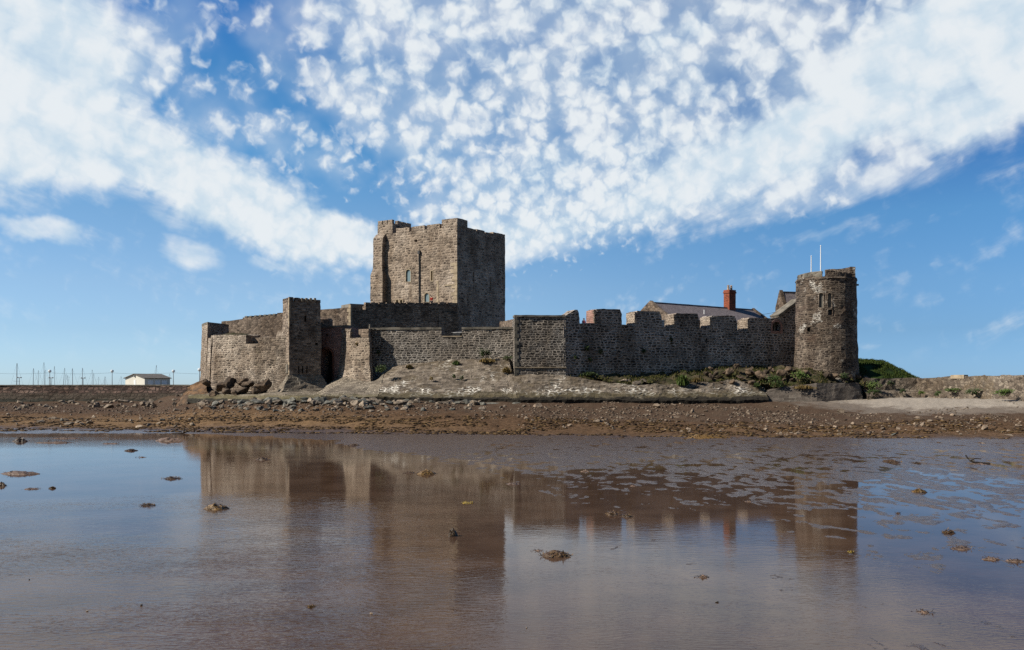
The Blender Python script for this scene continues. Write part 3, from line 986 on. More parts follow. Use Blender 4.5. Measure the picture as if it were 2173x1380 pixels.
    while z < zt - 5.5:
        h = rq.uniform(0.42, 0.62)
        w = rq.uniform(0.7, 1.15) if k % 2 else rq.uniform(0.35, 0.6)
        mb.box(KL, -w, 0.05, -0.2, 0.07, z, z + h - 0.03, 2)
        z += h; k += 1
    mb.build('quoins', M['ashlar'], t, 0.02, 2.0)
    mb = MB()
    a0, z0 = KL.az(944, 606)
    mb.box(KL, a0, KL.at(967), -0.1, 0.10, z0 - 0.09, z0 + 0.09, 1.5)
    mb.build('string_course', M['ashlar'], t, 0.015)
    mb = MB()
    a0 = KL.at(929.5)
    z0, z1 = Z(640, 139), Z(597, 139)
    kk = 0
    while z0 < z1:
        w = 0.16 if kk % 2 else 0.3
        mb.box(KL, a0 - w, a0 + 0.12, -0.1, 0.05, z0, z0 + 0.42, 2)
        z0 += 0.45; kk += 1
    mb.build('blocked_jamb', M['ashlar'], t, 0.02, 2.0)
    # rainwater pipe with a hopper head
    a, z1 = KL.az(890.8, 533); z0 = Z(642, 141)
    mb = MB()
    mb.tube([KL.pt(a, 0.14, z0), KL.pt(a, 0.14, z1 - 0.5)], 0.095, n=8)
    p = mb.build('drainpipe', M['iron'], t)
    mb = MB()
    mb.box(KL, a - 0.19, a + 0.19, 0.02, 0.32, z1 - 0.5, z1, 1)
    mb.build('hopper', M['iron'], p)
    return t


def cut_local(o, meshes):
    """carve with cutters already in the object's own space"""
    loc = o.matrix_basis.copy()
    par = o.parent
    o.parent = None
    o.matrix_basis = Matrix.Identity(4)
    cut(o, meshes)
    o.parent = par
    o.matrix_basis = loc


def tloc(t, me):
    me.transform(Matrix.Translation(-t.location))
    return me


build_keep()


# ================================================================== INNER WALLS
def strip_wall(parent, name, mat, p0, p1, top, zb, thick, jit=0.06, n=None, step=0.6):
    """wall between two plan points; top = list of (px, py) read along the face"""
    fr = frame_px(p0, p1)
    poly = []
    for px, py in top:
        a, z = fr.az(px, py)
        poly.append((a, z))
    mb = MB()
    # front, back and top from columns so that the masonry is finely divided
    for i in range(len(poly) - 1):
        (a0, z0), (a1, z1) = poly[i], poly[i + 1]
        if a1 - a0 < 0.02:
            # a vertical step: close it
            lo, hi = min(z0, z1), max(z0, z1)
            mb.patch(fr.pt(a0, 0, lo), fr.pt(a0, -thick, lo), fr.pt(a0, -thick, hi), fr.pt(a0, 0, hi), 0, step)
            continue
        mb.patch(fr.pt(a0, 0, zb), fr.pt(a1, 0, zb), fr.pt(a1, 0, z1), fr.pt(a0, 0, z0), a0, step)
        mb.patch(fr.pt(a1, -thick, zb), fr.pt(a0, -thick, zb), fr.pt(a0, -thick, z0), fr.pt(a1, -thick, z1), a0, step)
        mb.patch(fr.pt(a0, 0, z0), fr.pt(a1, 0, z1), fr.pt(a1, -thick, z1), fr.pt(a0, -thick, z0), a0, step)
    for (a, z), s in ((poly[0], 1), (poly[-1], -1)):
        mb.patch(fr.pt(a, -thick, zb), fr.pt(a, 0, zb), fr.pt(a, 0, z), fr.pt(a, -thick, z), 0, step)
    bmesh.ops.remove_doubles(mb.bm, verts=mb.bm.verts, dist=0.004)
    o = mb.build(name, M[mat], parent, jit, 1.0)
    return o, fr


def build_inner():
    # long brown wall climbing from the left corner to the quoin beside the keep court
    t = thing('inner_curtain_wall', 'long brown sunlit wall climbing behind the square tower from the left corner', 'castle wall', (*P(484, 140)[:2], 4))
    top = [(470, 682.5), (484, 681), (515, 677.5), (516, 674.5), (588, 668.5), (588, 664.5), (603, 663.5), (640, 660), (744, 652.5)]
    o, fr = strip_wall(t, 'wall', 'brownwall', (470, 139.3), (744, 128), top, 3.5, 1.4)
    # little drip stones on top
    mb = MB()
    for px in range(522, 590, 10):
        a, z = fr.az(px, 674.2 - (px - 516) * 6 / 72)
        mb.box(fr, a - 0.22, a + 0.22, -0.9, 0.05, z - 0.05, z + 0.17, 1)
    mb.build('coping_stones', M['cap'], t, 0.02)
    a1 = fr.at(743.8)
    mb = MB()
    z = 6.0
    k = 0
    while z < Z(653.5, 128):
        h = 0.5
        mb.box(fr, a1 - (0.55 if k % 2 else 0.3), a1 + 0.05, -0.3, 0.06, z, z + h - 0.03, 2)
        z += h; k += 1
    mb.build('quoins', M['ashlar'], t, 0.02, 2.0)
    # dark crenellated wall before the keep
    t = thing('keep_forewall', 'dark shaded wall with a row of slit crenels directly below the keep', 'castle wall', (*P(775, 129)[:2], 4))
    top = [(745, 657), (776, 655.5), (776, 642), (972, 640.5)]
    fr = frame_px((745, 128.2), (970, 137))
    o, fr = strip_wall(t, 'wall', 'inner', (745, 128.2), (972, 137.1), [(745, 658.5), (776, 657), (776, 649), (972, 648)], 3.5, 1.2)
    xs = [776, 785, 786.8, 803, 805, 818, 820, 836.5, 838.5, 848, 850, 862, 864, 880, 882, 898, 900, 912, 914, 930, 932, 947, 949, 971]
    for i in range(0, len(xs) - 1, 2):
        a0, a1 = fr.at(xs[i]), fr.at(xs[i + 1])
        z0 = Z(649.5, fr.pt(a0, 0, 0).y) - 0.1
        z1 = Z(641.5 + (0.8 if i % 4 else 0), fr.pt(a0, 0, 0).y)
        MB().box(fr, a0, a1, -0.65, 0.02, z0, z1, 0.5).build('merlon', M['inner'], t, 0.05, 1.8)
    # toothed left end of the parapet over the lower length
    for px0, px1 in ((746, 753), (754.5, 763), (764.5, 775.5)):
        a0, a1 = fr.at(px0), fr.at(px1)
        MB().box(fr, a0, a1, -0.65, 0.02, Z(659.5, 128.5), Z(656.3, 128.5), 0.5).build('merlon', M['inner'], t, 0.05, 1.8)
    a0 = fr.at(931)
    mb = MB()
    mb.box(fr, a0, fr.at(972), -0.1, 0.12, 5, Z(663, 136), 0.6)
    mb.build('buttress', M['tower'], t, 0.04)
    # low link wall at the foot of the keep on the right
    t = thing('court_wall', 'short brown wall between the keep foot and the square corner bastion', 'castle wall', (*P(1075, 126)[:2], 4))
    strip_wall(t, 'wall', 'brownwall', (1060, 128), (1095, 119), [(1060, 683), (1073, 681), (1095, 676)], 4, 1.0)


build_inner()


# ================================================================== OUTER WALLS, LEFT SIDE
def build_left():
    # end corner of the outer ward
    t = thing('corner_wall_tower', 'square corner of the outer wall at the far left end of the castle', 'castle tower', (*P(440, 123)[:2], 2))
    A, B, Cc = P(440.5, 126), P(428.5, 130), P(486, 131.5)
    D = B + (Cc - A)
    zt = Z(683.5, 126)
    ring = lambda z, g: [Vector((p.x + q.x * g, p.y + q.y * g, z)) for p, q in ((A, Vector((-0.5, -0.8))), (Cc, Vector((0.6, -0.7))), (D, Vector((0.6, 0.7))), (B, Vector((-0.8, 0.3))))]
    mb = MB()
    mb.loft([ring(1.6, 0.75), ring(6.5, 0.3), ring(zt - 0.25, 0.0)], 0.6, True, True)
    mb.build('wall', M['bastion'], t, 0.08)
    mb = MB()
    mb.loft([ring(zt - 0.3, 0.04), ring(zt, 0.04)], 0.6, True, True)
    mb.build('coping', M['cap'], t, 0.03)
    # plain projecting pier below it
    t2 = thing('wall_pier', 'narrow battered stone pier against the left corner of the castle', 'buttress', (*P(446, 121.5)[:2], 2))
    mb = MB()
    def rr(z, w, d):
        fr = frame_px((441.8 - w, 124.6), (449, 123.2))
        return [fr.pt(0, d, z), fr.pt(fr.len, d, z), fr.pt(fr.len, -1.5, z), fr.pt(0, -1.5, z)]
    mb.loft([rr(1.6, 1.5, 0.5), rr(Z(716, 122), 0, 0)], 0.6, True, True)
    mb.build('wall', M['bastion'], t2, 0.06)
    # rounded gun bastion
    t = thing('round_cornered_bastion', 'low sunlit gun bastion with rounded corner and one gun opening, left of the square tower', 'bastion', (*P(530, 119)[:2], 2))
    plan = [(447, 126.5), (448.2, 124.4), (452, 122.9), (458, 122.1), (522, 120.2), (549, 119.4), (619, 118.2)]
    outer = [P(*p) for p in plan]
    back = [Vector((p.x + 2.6, p.y + 4.6, 0)) for p in reversed(outer)]
    zt = [Z(y, p.y) for y, p in zip((714, 713, 712, 711.5, 731, 731, 719), outer)]
    zlow = Z(730, 120)
    loop = outer + back
    low = [Vector((p.x - 0.35, p.y - 0.45, 1.6)) if i < 7 else Vector((p.x, p.y, 1.6)) for i, p in enumerate(loop)]
    mid = [Vector((p.x, p.y, zlow)) for p in loop]
    mb = MB()
    mb.loft([low, mid], 0.6, True, True)
    mb.build('wall', M['bastion'], t, 0.09)
    # parapet lengths either side of the gun opening
    def para(idx, py, name='parapet', thick=1.5, dz=0.0):
        f = [outer[i] for i in idx]
        bk = [Vector((p.x + thick * 0.5, p.y + thick * 0.86, 0)) for p in reversed(f)]
        lo = [Vector((p.x, p.y, zlow - 0.1)) for p in f + bk]
        ys = py + list(reversed(py))
        hi = [Vector((p.x, p.y, Z(y, p.y))) for p, y in zip(f + bk, ys)]
        mb = MB()
        mb.loft([lo, hi], 0.6, True, True)
        return mb.build(name, M['bastion'], t, 0.08)
    para([0, 1, 2, 3, 4], [713.5, 712.5, 711.8, 711.2, 711.5], thick=2.6)
    para([5, 6], [715, 717.5])
    # grassed head of the rounded part
    mb = MB()
    c0 = (outer[1] + outer[4]) / 2
    cen = Vector((c0.x + 0.7, c0.y + 1.6, Z(712, 122.5)))
    r1 = [cen + Vector((math.cos(k / 16 * 6.283) * 2.4, math.sin(k / 16 * 6.283) * 1.4, 0)) for k in range(16)]
    r2 = [cen + Vector((math.cos(k / 16 * 6.283) * 1.3, math.sin(k / 16 * 6.283) * 0.9, 0.33)) for k in range(16)]
    mb.loft([r1, r2], 0.5, True, True)
    mb.build('turf_top', M['earth'], t, 0.05)
    # stepped side of the gun opening
    fr = frame_px((522, 120.2), (549, 119.4))
    mb = MB()
    mb.box(fr, fr.len * 0.02, fr.len, -2.4, -1.3, zlow - 0.1, Z(717, 121), 0.6)
    mb.build('embrasure_back', M['inner'], t, 0.05)
    # buttress strip against the square tower
    t = thing('wall_buttress', 'flat grey stone buttress where the gun bastion meets the square tower', 'buttress', (*P(590, 115.4)[:2], 2))
    fr = frame_px((587, 118.5), (612, 118.0))
    mb = MB()
    def rb(z, o): return [fr.pt(0, o, z), fr.pt(fr.len, o, z), fr.pt(fr.len, -1.4, z), fr.pt(0, -1.4, z)]
    mb.loft([rb(1.8, 0.45), rb(6, 0.2), rb(Z(712, 118), 0.12), rb(Z(703, 118), -0.3)], 0.6, True, True)
    mb.build('wall', M['bastion'], t, 0.05)


build_left()


def build_square_tower():
    A = P(614, 117)
    dR, dL = Vector((0.87, 0.493, 0)), Vector((-0.493, 0.87, 0))
    fR, fL = Frame(A, dR), Frame(A, -dL)
    W = fR.at(680)
    D = 2.9
    t = thing('square_tower', 'slim square tower with one sunlit edge, standing left of the keep', 'castle tower', (A.x, A.y, 2))
    zt, zb = Z(629.5, 117), Z(802, 117)
    def ring(z, g):
        o = A - dR * g - dL * g
        return [o, o + dR * (W + 2 * g), o + dR * (W + 2 * g) + dL * (D + 2 * g), o + dL * (D + 2 * g)], z
    def R(z, g): return [Vector((p.x, p.y, z)) for p in ring(z, g)[0]]
    mb = MB()
    mb.loft([R(zb - 0.6, 0.02), R(Z(740, 117), 0.10), R(zt - 0.55, 0.0)], 0.6, True, True)
    wall = mb.build('wall', M['tower'], t, 0.06)
    cuts = []
    a, z0 = fR.az(648, 683)
    cuts.append(tloc(t, arch_cut(fR, a, z0, 0.28, 0.75, 0.7, False)))
    a, z0 = fL.az(607.5, 688)
    cuts.append(tloc(t, arch_cut(fL, a, z0, 0.20, 0.8, 0.7, False)))
    for px in (634, 642, 651):
        a, z0 = fR.az(px, 793); _, z1 = fR.az(px, 777)
        cuts.append(tloc(t, arch_cut(fR, a, z0, 0.16, z1 - z0, 0.6, False)))
    a, z0 = fR.az(671, 733)
    cuts.append(tloc(t, arch_cut(fR, a, z0, 0.35, 0.3, 0.6, False)))
    cut_local(wall, cuts)
    mb = MB()  # unseen block added behind the tower to keep sun off the gate wall
    r0, r1 = A + dL * D + dR * 1.3, A + dL * D + dR * (W - 0.15)
    mb.loft([[Vector((p.x, p.y, z)) for p in (r0, r1, r1 + dL * 3.2, r0 + dL * 3.2)] for z in (2.0, zt - 1.5)], 0.7, True, True)
    mb.build('hidden_shade_block', M['tower'], t, 0.04)
    # crenels
    for p0, p1, py in ((614, 622.5, 628), (625, 637, 629), (638, 649, 630.2), (650, 661, 630.5), (662.5, 672, 631), (673, 680, 631.5)):
        a0, a1 = fR.at(p0), fR.at(p1)
        MB().box(fR, a0, a1, -0.45, 0.03, zt - 0.62, Z(py, 115.5), 0.4).build('merlon', M['tower'], t, 0.04, 2.0)
    for b0, b1 in ((-0.9, -0.5), (-1.7, -1.05), (-2.4, -1.85), (-2.9, -2.5)):
        MB().box(fL, b0, b1, -0.45, 0.03, zt - 0.62, zt - 0.1, 0.4).build('merlon', M['tower'], t, 0.04, 2.0)
    # corbel blocks under the parapet
    mb = MB()
    for px in (641, 650, 659, 668):
        a, z = fR.az(px, 640)
        mb.box(fR, a - 0.13, a + 0.13, -0.1, 0.16, z, z + 0.42, 1)
    mb.build('corbels', M['ashlar'], t, 0.02)
    # quoins on the sharp front edge
    mb = MB()
    z, k = zb + 0.2, 0
    while z < Z(640, 117):
        h = 0.46
        w = 0.42 if k % 2 else 0.24
        mb.box(fL, -w, 0.03, -0.15, 0.045, z, z + h - 0.03, 2)
        z += h; k += 1
    mb.build('quoins', M['ashlar'], t, 0.02, 2.0)
    # dressed slab low on the lit side
    mb = MB()
    mb.box(fL, -1.6, -0.35, -0.1, 0.14, Z(792, 117), Z(773, 117), 0.6)
    mb.build('dressed_slab', M['cap'], t, 0.02)
    # battered foot spreading to the rocks
    t2 = thing('tower_plinth', 'dark coursed masonry foot spreading out below the square tower', 'plinth', (A.x, A.y, 1.5))
    mb = MB()
    rings = []
    n = 5
    for k in range(n + 1):
        f = k / n
        z = 1.7 + (zb + 0.35 - 1.7) * f
        rings.append(R(z, 3.1 * (1 - f) ** 1.35 + 0.12))
    mb.loft(rings, 0.7, True, True)
    mb.build('masonry', M['steps'], t2, 0.14, 0.8)
    return A, dR, dL, W, D


SQ = build_square_tower()


def build_gate():
    # concave red masonry with a deep arched recess between the square tower and the next bastion
    t = thing('arched_gate_wall', 'shaded red masonry wall with a deep dark arched doorway beside the square tower', 'castle wall', (*P(695, 118)[:2], 2))
    fr = frame_px((672, 122.6), (731, 120.6))
    mb = MB()
    zt = Z(695, 121.5)
    mb.box(fr, -0.3, fr.len + 0.6, -2.2, 0, 2.0, zt, 0.6)
    wall = mb.build('wall', M['rubblebrick'], t, 0.05)
    a, z0 = fr.az(692.5, 826); _, z1 = fr.az(692.5, 740.5)
    w = abs(fr.at(706) - fr.at(679))
    a2, z2 = fr.az(694, 714)
    cut_local(wall, [tloc(t, arch_cut(fr, a, z0, w, z1 - z0, 1.7)), tloc(t, arch_cut(fr, a2, z2, 0.42, 0.28, 0.6, False))])
    o = ring_mesh(fr, arch_poly(a, z0, w + 0.5, z1 - z0 + 0.25), arch_poly(a, z0, w, z1 - z0), -0.3, 0.06).build('arch', M['brick'], t)
    mb = MB()
    mb.box(fr, a - w / 2 - 0.2, a + w / 2 + 0.2, -1.75, -1.5, z0 - 0.2, z1 + 0.2, 2)
    d = mb.build('door', M['wood'], t)
    mb = MB()
    for k in range(1, 4):
        mb.box(fr, a - w / 2 + k * w / 4 - 0.04, a - w / 2 + k * w / 4 + 0.04, -1.5, -1.44, z0, z1 - 0.3, 5)
    mb.build('bars', M['iron'], d)
    mb = MB()
    mb.loft([[fr.pt(-0.6, 0.06, zt - 0.02), fr.pt(fr.len + 0.5, 0.06, zt - 0.02), fr.pt(fr.len + 0.5, -2.2, zt - 0.02), fr.pt(-0.6, -2.2, zt - 0.02)],
             [fr.pt(-0.6, 0.06, zt + 0.22), fr.pt(fr.len + 0.5, 0.06, zt + 0.22), fr.pt(fr.len + 0.5, -2.2, zt + 0.22), fr.pt(-0.6, -2.2, zt + 0.22)]], 0.6, True, True)
    mb.build('coping', M['cap'], t, 0.03)
    # dark rounded stair turret head behind
    t = thing('stair_turret', 'small dark round turret head peeping out right of the square tower', 'turret', (*P(688, 122)[:2], 6))
    mb = MB()
    c = P(684, 124.5)
    R1 = [Vector((c.x + math.cos(k / 20 * 6.283) * 1.35, c.y + math.sin(k / 20 * 6.283) * 1.35, 0)) for k in range(20)]
    def rz(z, s=1.0): return [Vector((c.x + (p.x - c.x) * s, c.y + (p.y - c.y) * s, z)) for p in R1]
    mb.loft([rz(6), rz(Z(678, 123.5)), rz(Z(676, 123.5), 0.9), rz(Z(674.5, 123.5), 0.55)], 0.5, True, True)
    mb.build('wall', M['inner'], t, 0.05)


build_gate()


def build_mid_bastion():
    t = thing('angled_bastion', 'sunlit rubble bastion with battered foot, right of the dark archway', 'bastion', (*P(762, 113)[:2], 2))
    plan = [(720, 122), (729, 119.7), (745, 118.2), (765, 117.0), (783, 116.4), (787.5, 116.7), (790, 120)]
    outer = [P(*p) for p in plan]
    zl = Z(717, 117.5)
    def ring(z, g):
        cen = Vector((sum(p.x for p in outer) / 7, 121.5, 0))
        r = []
        for p in outer:
            d = (p - cen)
            r.append(Vector((p.x + d.x * g, p.y + d.y * g, z)))
        return r
    mb = MB()
    mb.loft([ring(2.0, 0.28), ring(Z(800, 117), 0.2), ring(Z(775, 117), 0.08), ring(zl, 0.0)], 0.55, True, True)
    mb.build('wall', M['bastion'], t, 0.09)
    def para(pts, ys, thick):
        f = [P(*p) for p in pts]
        bk = [Vector((p.x + 0.1, p.y + thick, 0)) for p in reversed(f)]
        mb = MB()
        lo = [Vector((p.x, p.y, zl - 0.1)) for p in f + bk]
        hi = [Vector((p.x, p.y, Z(y, p.y))) for p, y in zip(f + bk, ys + list(reversed(ys)))]
        mb.loft([lo, hi], 0.5, True, True)
        return mb.build('parapet', M['bastion'], t, 0.07)
    para([(720.5, 122), (729, 119.7), (743, 118.4)], [698, 698, 698], 2.0)
    fr = frame_px((743, 118.4), (783, 116.4))
    mb = MB()
    mb.box(fr, -0.05, fr.len, -2.6, -1.5, zl - 0.1, Z(698.5, 119), 0.6)
    mb.build('embrasure_back', M['inner'], t, 0.04)
    para([(781.5, 116.45), (785.8, 116.6), (788, 118.5)], [697, 697, 697], 1.2)
    # slender stone post on the corner of the opening
    t3 = thing('stone_post', 'small upright stone post on the wall top beside the keep forewall', 'post', (*P(784.8, 117.2)[:2], Z(697, 117) - 0.02))
    mb = MB()
    c = Vector(t3.location)
    mb.lathe(c, [(0.12, 0.0), (0.11, 0.38), (0.14, 0.40), (0.05, 0.52)], 8)
    mb.build('shaft', M['cap'], t3)


build_mid_bastion()


def build_front_wall():
    t = thing('battery_wall', 'grey coursed battery wall with a gun opening, between the two bastions below the keep', 'castle wall', (*P(940, 116.5)[:2], 3))
    top = [(786, 700), (937, 700), (937, 715), (980.5, 715), (980.5, 698), (1090, 698)]
    wall, fr = strip_wall(t, 'wall', 'wall', (786, 117.6), (1092, 116.2), top, 3.0, 1.8, 0.07)
    for p0, p1 in ((785, 937.5), (980, 1089)):
        a0, a1 = fr.at(p0), fr.at(p1)
        z = Z(698.6, 117)
        mb = MB()
        n = max(2, int((a1 - a0) / 1.2))
        for k in range(n):
            b0, b1 = a0 + (a1 - a0) * k / n, a0 + (a1 - a0) * (k + 1) / n - 0.02
            mb.box(fr, b0, b1, -1.9, 0.09, z - 0.06 + 0.02 * (k % 2), z + 0.20 + 0.02 * ((k * 7) % 3), 1.5)
        mb.build('coping', M['cap'], t, 0.03)
    a0, a1 = fr.at(937.5), fr.at(980)
    mb = MB()
    mb.box(fr, a0, a1, -1.9, 0.06, Z(715.5, 117), Z(713.2, 117), 1.0)
    mb.build('sill', M['ashlar'], t, 0.02)
    # cannon on its carriage in the opening
    a = fr.at(969)
    zc = Z(713.2, 117)
    c = thing('cannon', 'small black cannon standing in the gun opening of the battery wall', 'cannon', tuple(fr.pt(a, -1.0, zc)))
    mb = MB()
    d = (fr.t * 0.8 + fr.n * 0.25).normalized()
    o = fr.pt(a, -1.0, zc + 0.42)
    prof = [(-0.95, 0.03), (-0.90, 0.09), (-0.82, 0.05), (-0.75, 0.21), (0.0, 0.18), (0.75, 0.13), (0.80, 0.17), (0.9, 0.17)]
    rings = []
    up = Vector((0, 0, 1)); sd = d.cross(up)
    for s_, r in prof:
        rings.append([o - d * s_ * 0.85 + (up * math.sin(k / 12 * 6.283) + sd * math.cos(k / 12 * 6.283)) * r for k in range(12)])
    for k in range(len(rings) - 1):
        for i in range(12):
            mb.face([rings[k][i], rings[k][(i + 1) % 12], rings[k + 1][(i + 1) % 12], rings[k + 1][i]])
    mb.face(list(reversed(rings[0]))); mb.face(rings[-1])
    mb.build('barrel', M['cannon'], c)
    f2 = Frame(o, d)
    mb = MB()
    for s in (-0.2, 0.2):
        mb.prism(f2, [(-0.6, zc + 0.1), (0.5, zc + 0.1), (0.5, zc + 0.35), (0.1, zc + 0.45), (-0.2, zc + 0.42), (-0.6, zc + 0.25)], s - 0.05, s + 0.05, 2)
    mb.build('carriage', M['cannon'], c)
    for s in (-0.3, 0.3):
        for b in (-0.4, 0.35):
            mb = MB()
            mb.tube([f2.pt(b, s - 0.04, zc + 0.14), f2.pt(b, s + 0.04, zc + 0.14)], 0.14, n=12)
            mb.build('wheel', M['cannon'], c)


build_front_wall()


def build_corner_bastion():
    A, B = P(1093, 112), P(1200, 112.6)
    Lb = P(1087.3, 117)
    t = thing('square_corner_bastion', 'square grey coursed bastion block jutting forward in the middle of the sea wall', 'bastion', (*P(1146, 112.3)[:2], 3))
    bk = [Vector((B.x - 0.2, B.y + 5, 0)), Vector((Lb.x, Lb.y + 1, 0))]
    loop = [A, B] + bk
    def ring(z, g):
        s = [Vector((-g, -g, 0)), Vector((g * 0.5, -g, 0)), Vector((g * 0.5, 0, 0)), Vector((-g, 0, 0))]
        return [Vector((p.x + q.x, p.y + q.y, z)) for p, q in zip(loop, s)]
    zt = Z(672.5, 112.2)
    zb, zm = Z(799, 112), Z(780, 112)
    mb = MB()
    mb.loft([ring(3, 0.05), ring(zm, 0.05), ring(zt, -0.0)], 0.6, True, True)
    mb.build('wall', M['wall'], t, 0.05)
    fr = frame_px((1093, 112), (1200, 112.6))
    mb = MB()
    mb.box(fr, -0.1, fr.len + 0.05, -1.6, 0.10, zt - 0.02, zt + 0.20, 0.7)
    mb.build('coping', M['cap'], t, 0.03)
    mb = MB()
    mb.box(fr, -0.12, fr.len + 0.1, -0.3, 0.14, zm - 0.06, zm + 0.06, 1.0)
    mb.build('string_course', M['ashlar'], t, 0.02)
    mb = MB()
    z, k = zb, 0
    while z < zt - 0.3:
        w = 0.45 if k % 2 else 0.25
        mb.box(fr, -0.07, w, -0.25, 0.09, z, z + 0.40, 2)
        z += 0.42; k += 1
    mb.build('quoins', M['cap'], t, 0.02, 2.0)


build_corner_bastion()


def build_curtain():
    t = thing('crenellated_curtain_wall', 'long shaded sea wall with five broad merlons, running to the round tower', 'castle wall', (*P(1450, 118)[:2], 3))
    p0, p1 = (1198, 112.6), (1712, 124.5)
    fr = frame_px(p0, p1)
    # crest of the wall at the bottom of the gaps
    crest = [(1196, 688), (1240, 686), (1330, 689.5), (1410, 693.5), (1490, 697), (1570, 701), (1712, 706)]
    walk = 1.15
    mb = MB()
    pts = [fr.az(*c) for c in crest]
    parts = []
    for (a0, z0), (a1, z1) in zip(pts[:-1], pts[1:]):
        zb = 3.0
        # parapet on the front, wall-walk behind it
        prof0 = [(0.0, zb), (0.0, z0), (-0.95, z0 - 0.05), (-0.95, z0 - walk), (-3.2, z0 - walk), (-3.2, zb)]
        prof1 = [(0.0, zb), (0.0, z1), (-0.95, z1 - 0.05), (-0.95, z1 - walk), (-3.2, z1 - walk), (-3.2, zb)]
        for i in range(5):
            (oa, za), (ob, zb2) = prof0[i], prof0[i + 1]
            (oc, zc), (od, zd) = prof1[i], prof1[i + 1]
            mb.patch(fr.pt(a0, oa, za), fr.pt(a1, oc, zc), fr.pt(a1, od, zd), fr.pt(a0, ob, zb2), a0, 0.6)
    for a, z in (pts[0], pts[-1]):
        mb.patch(fr.pt(a, -3.2, 3), fr.pt(a, 0, 3), fr.pt(a, 0, z - walk), fr.pt(a, -3.2, z - walk), 0, 0.6)
        mb.patch(fr.pt(a, -0.95, z - walk), fr.pt(a, 0, z - walk), fr.pt(a, 0, z), fr.pt(a, -0.95, z), 0, 0.6)
    bmesh.ops.remove_doubles(mb.bm, verts=mb.bm.verts, dist=0.004)
    wall = mb.build('wall', M['curtain'], t, 0.08, 0.9)
    # loophole
    hole = []
    def merl(poly_px, thick=2.3, name='merlon', mat='curtain', base_drop=0.25):
        poly = [fr.az(*p) for p in poly_px]
        mb = MB()
        mb.prism(fr, poly, -thick, 0.0, 0.45)
        return mb.build(name, M[mat], t, 0.06, 1.4)
    # sloping stub against the corner bastion
    merl([(1196, 690), (1230, 688), (1230, 676), (1229, 663), (1225, 657.5), (1220, 657.5), (1212, 663), (1196, 672)])
    for x0, x1, y, yb in ((1263, 1319.5, 655.5, 689), (1349, 1404, 660, 693.5), (1432, 1484, 665, 697), (1508, 1563, 670, 701)):
        merl([(x0, yb + 1), (x1, yb + 1), (x1, y + 12), (x1 - 4, y + 0.8), (x0 + 4, y), (x0, y + 3)])
    merl([(1588, 704), (1700, 709), (1700, 640), (1697, 638.5), (1680, 651), (1664, 665), (1653, 673), (1636, 676), (1590, 674), (1588, 677)], 1.7)
    # facing stones of the cheeks on the light side of every gap
    for n_, (x, y0, y1) in enumerate(((1263, 688, 657.5), (1349, 692, 662), (1432, 696, 667), (1508, 700, 672), (1588, 704, 677))):
        a, z0 = fr.az(x, y0); _, z1 = fr.az(x, y1)
        mb = MB()
        mb.box(fr, a - 0.12, a + 0.05, -2.33, -0.1, z0, z1, 0.4)
        mb.build('cheek', M['rubblebrick' if n_ == 0 else 'bastion'], t, 0.06, 1.6)
        mb = MB()
        z, k = z0 + 0.1, 0
        while z < z1 - 0.2:
            h = 0.36 + 0.1 * ((k * 5) % 3) / 2
            mb.box(fr, a - 0.14, a + (0.05 if k % 2 else 0.22), -0.4 if k % 2 else -0.25, 0.03, z, z + h - 0.03, 2)
            z += h; k += 1
        mb.build('jamb_stones', M['bastion'], t, 0.05, 2.0)
    # sloping coping up to the tower
    mb = MB()
    a0, z0 = fr.az(1653, 673); a1, z1 = fr.az(1698, 638)
    mb.prism(fr, [(a0, z0), (a1, z1), (a1, z1 + 0.3), (a0 - 0.2, z0 + 0.25)], -1.8, 0.12, 0.8)
    mb.build('coping', M['cap'], t, 0.03)
    # arched window with brick surround, cut right through the high length
    a, z0 = fr.az(1647.5, 703); _, z1 = fr.az(1647.5, 683)
    w = 1.25
    tgt = [c for c in t.children if c.name.startswith('merlon')][-1]
    cme = arch_cut(fr, a, z0, w, z1 - z0, 1.1)
    tgt.name = 'ramped_wall'
    cut_local(tgt, [tloc(t, cme)])
    cut_local(wall, [tloc(t, arch_cut(fr, a, z0, w, z1 - z0, 0.8)), tloc(t, arch_cut(fr, fr.at(1499), fr.az(1499, 728)[1], 0.2, 0.6, 0.6, False))])
    f = ring_mesh(fr, arch_poly(a, z0 - 0.3, w + 0.55, z1 - z0 + 0.58), arch_poly(a, z0, w, z1 - z0), -0.25, 0.07).build('window', M['rubblebrick'], t)
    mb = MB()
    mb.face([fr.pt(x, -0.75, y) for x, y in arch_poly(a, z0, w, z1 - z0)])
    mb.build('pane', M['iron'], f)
    mb = MB()
    mb.box(fr, a - 0.09, a + 0.09, -0.5, -0.35, z0, z1 - 0.05, 3)
    mb.build('mullion', M['cap'], f)
    # wedge of stone buttressing the tower joint
    return t, fr


CUR, CURF = build_curtain()


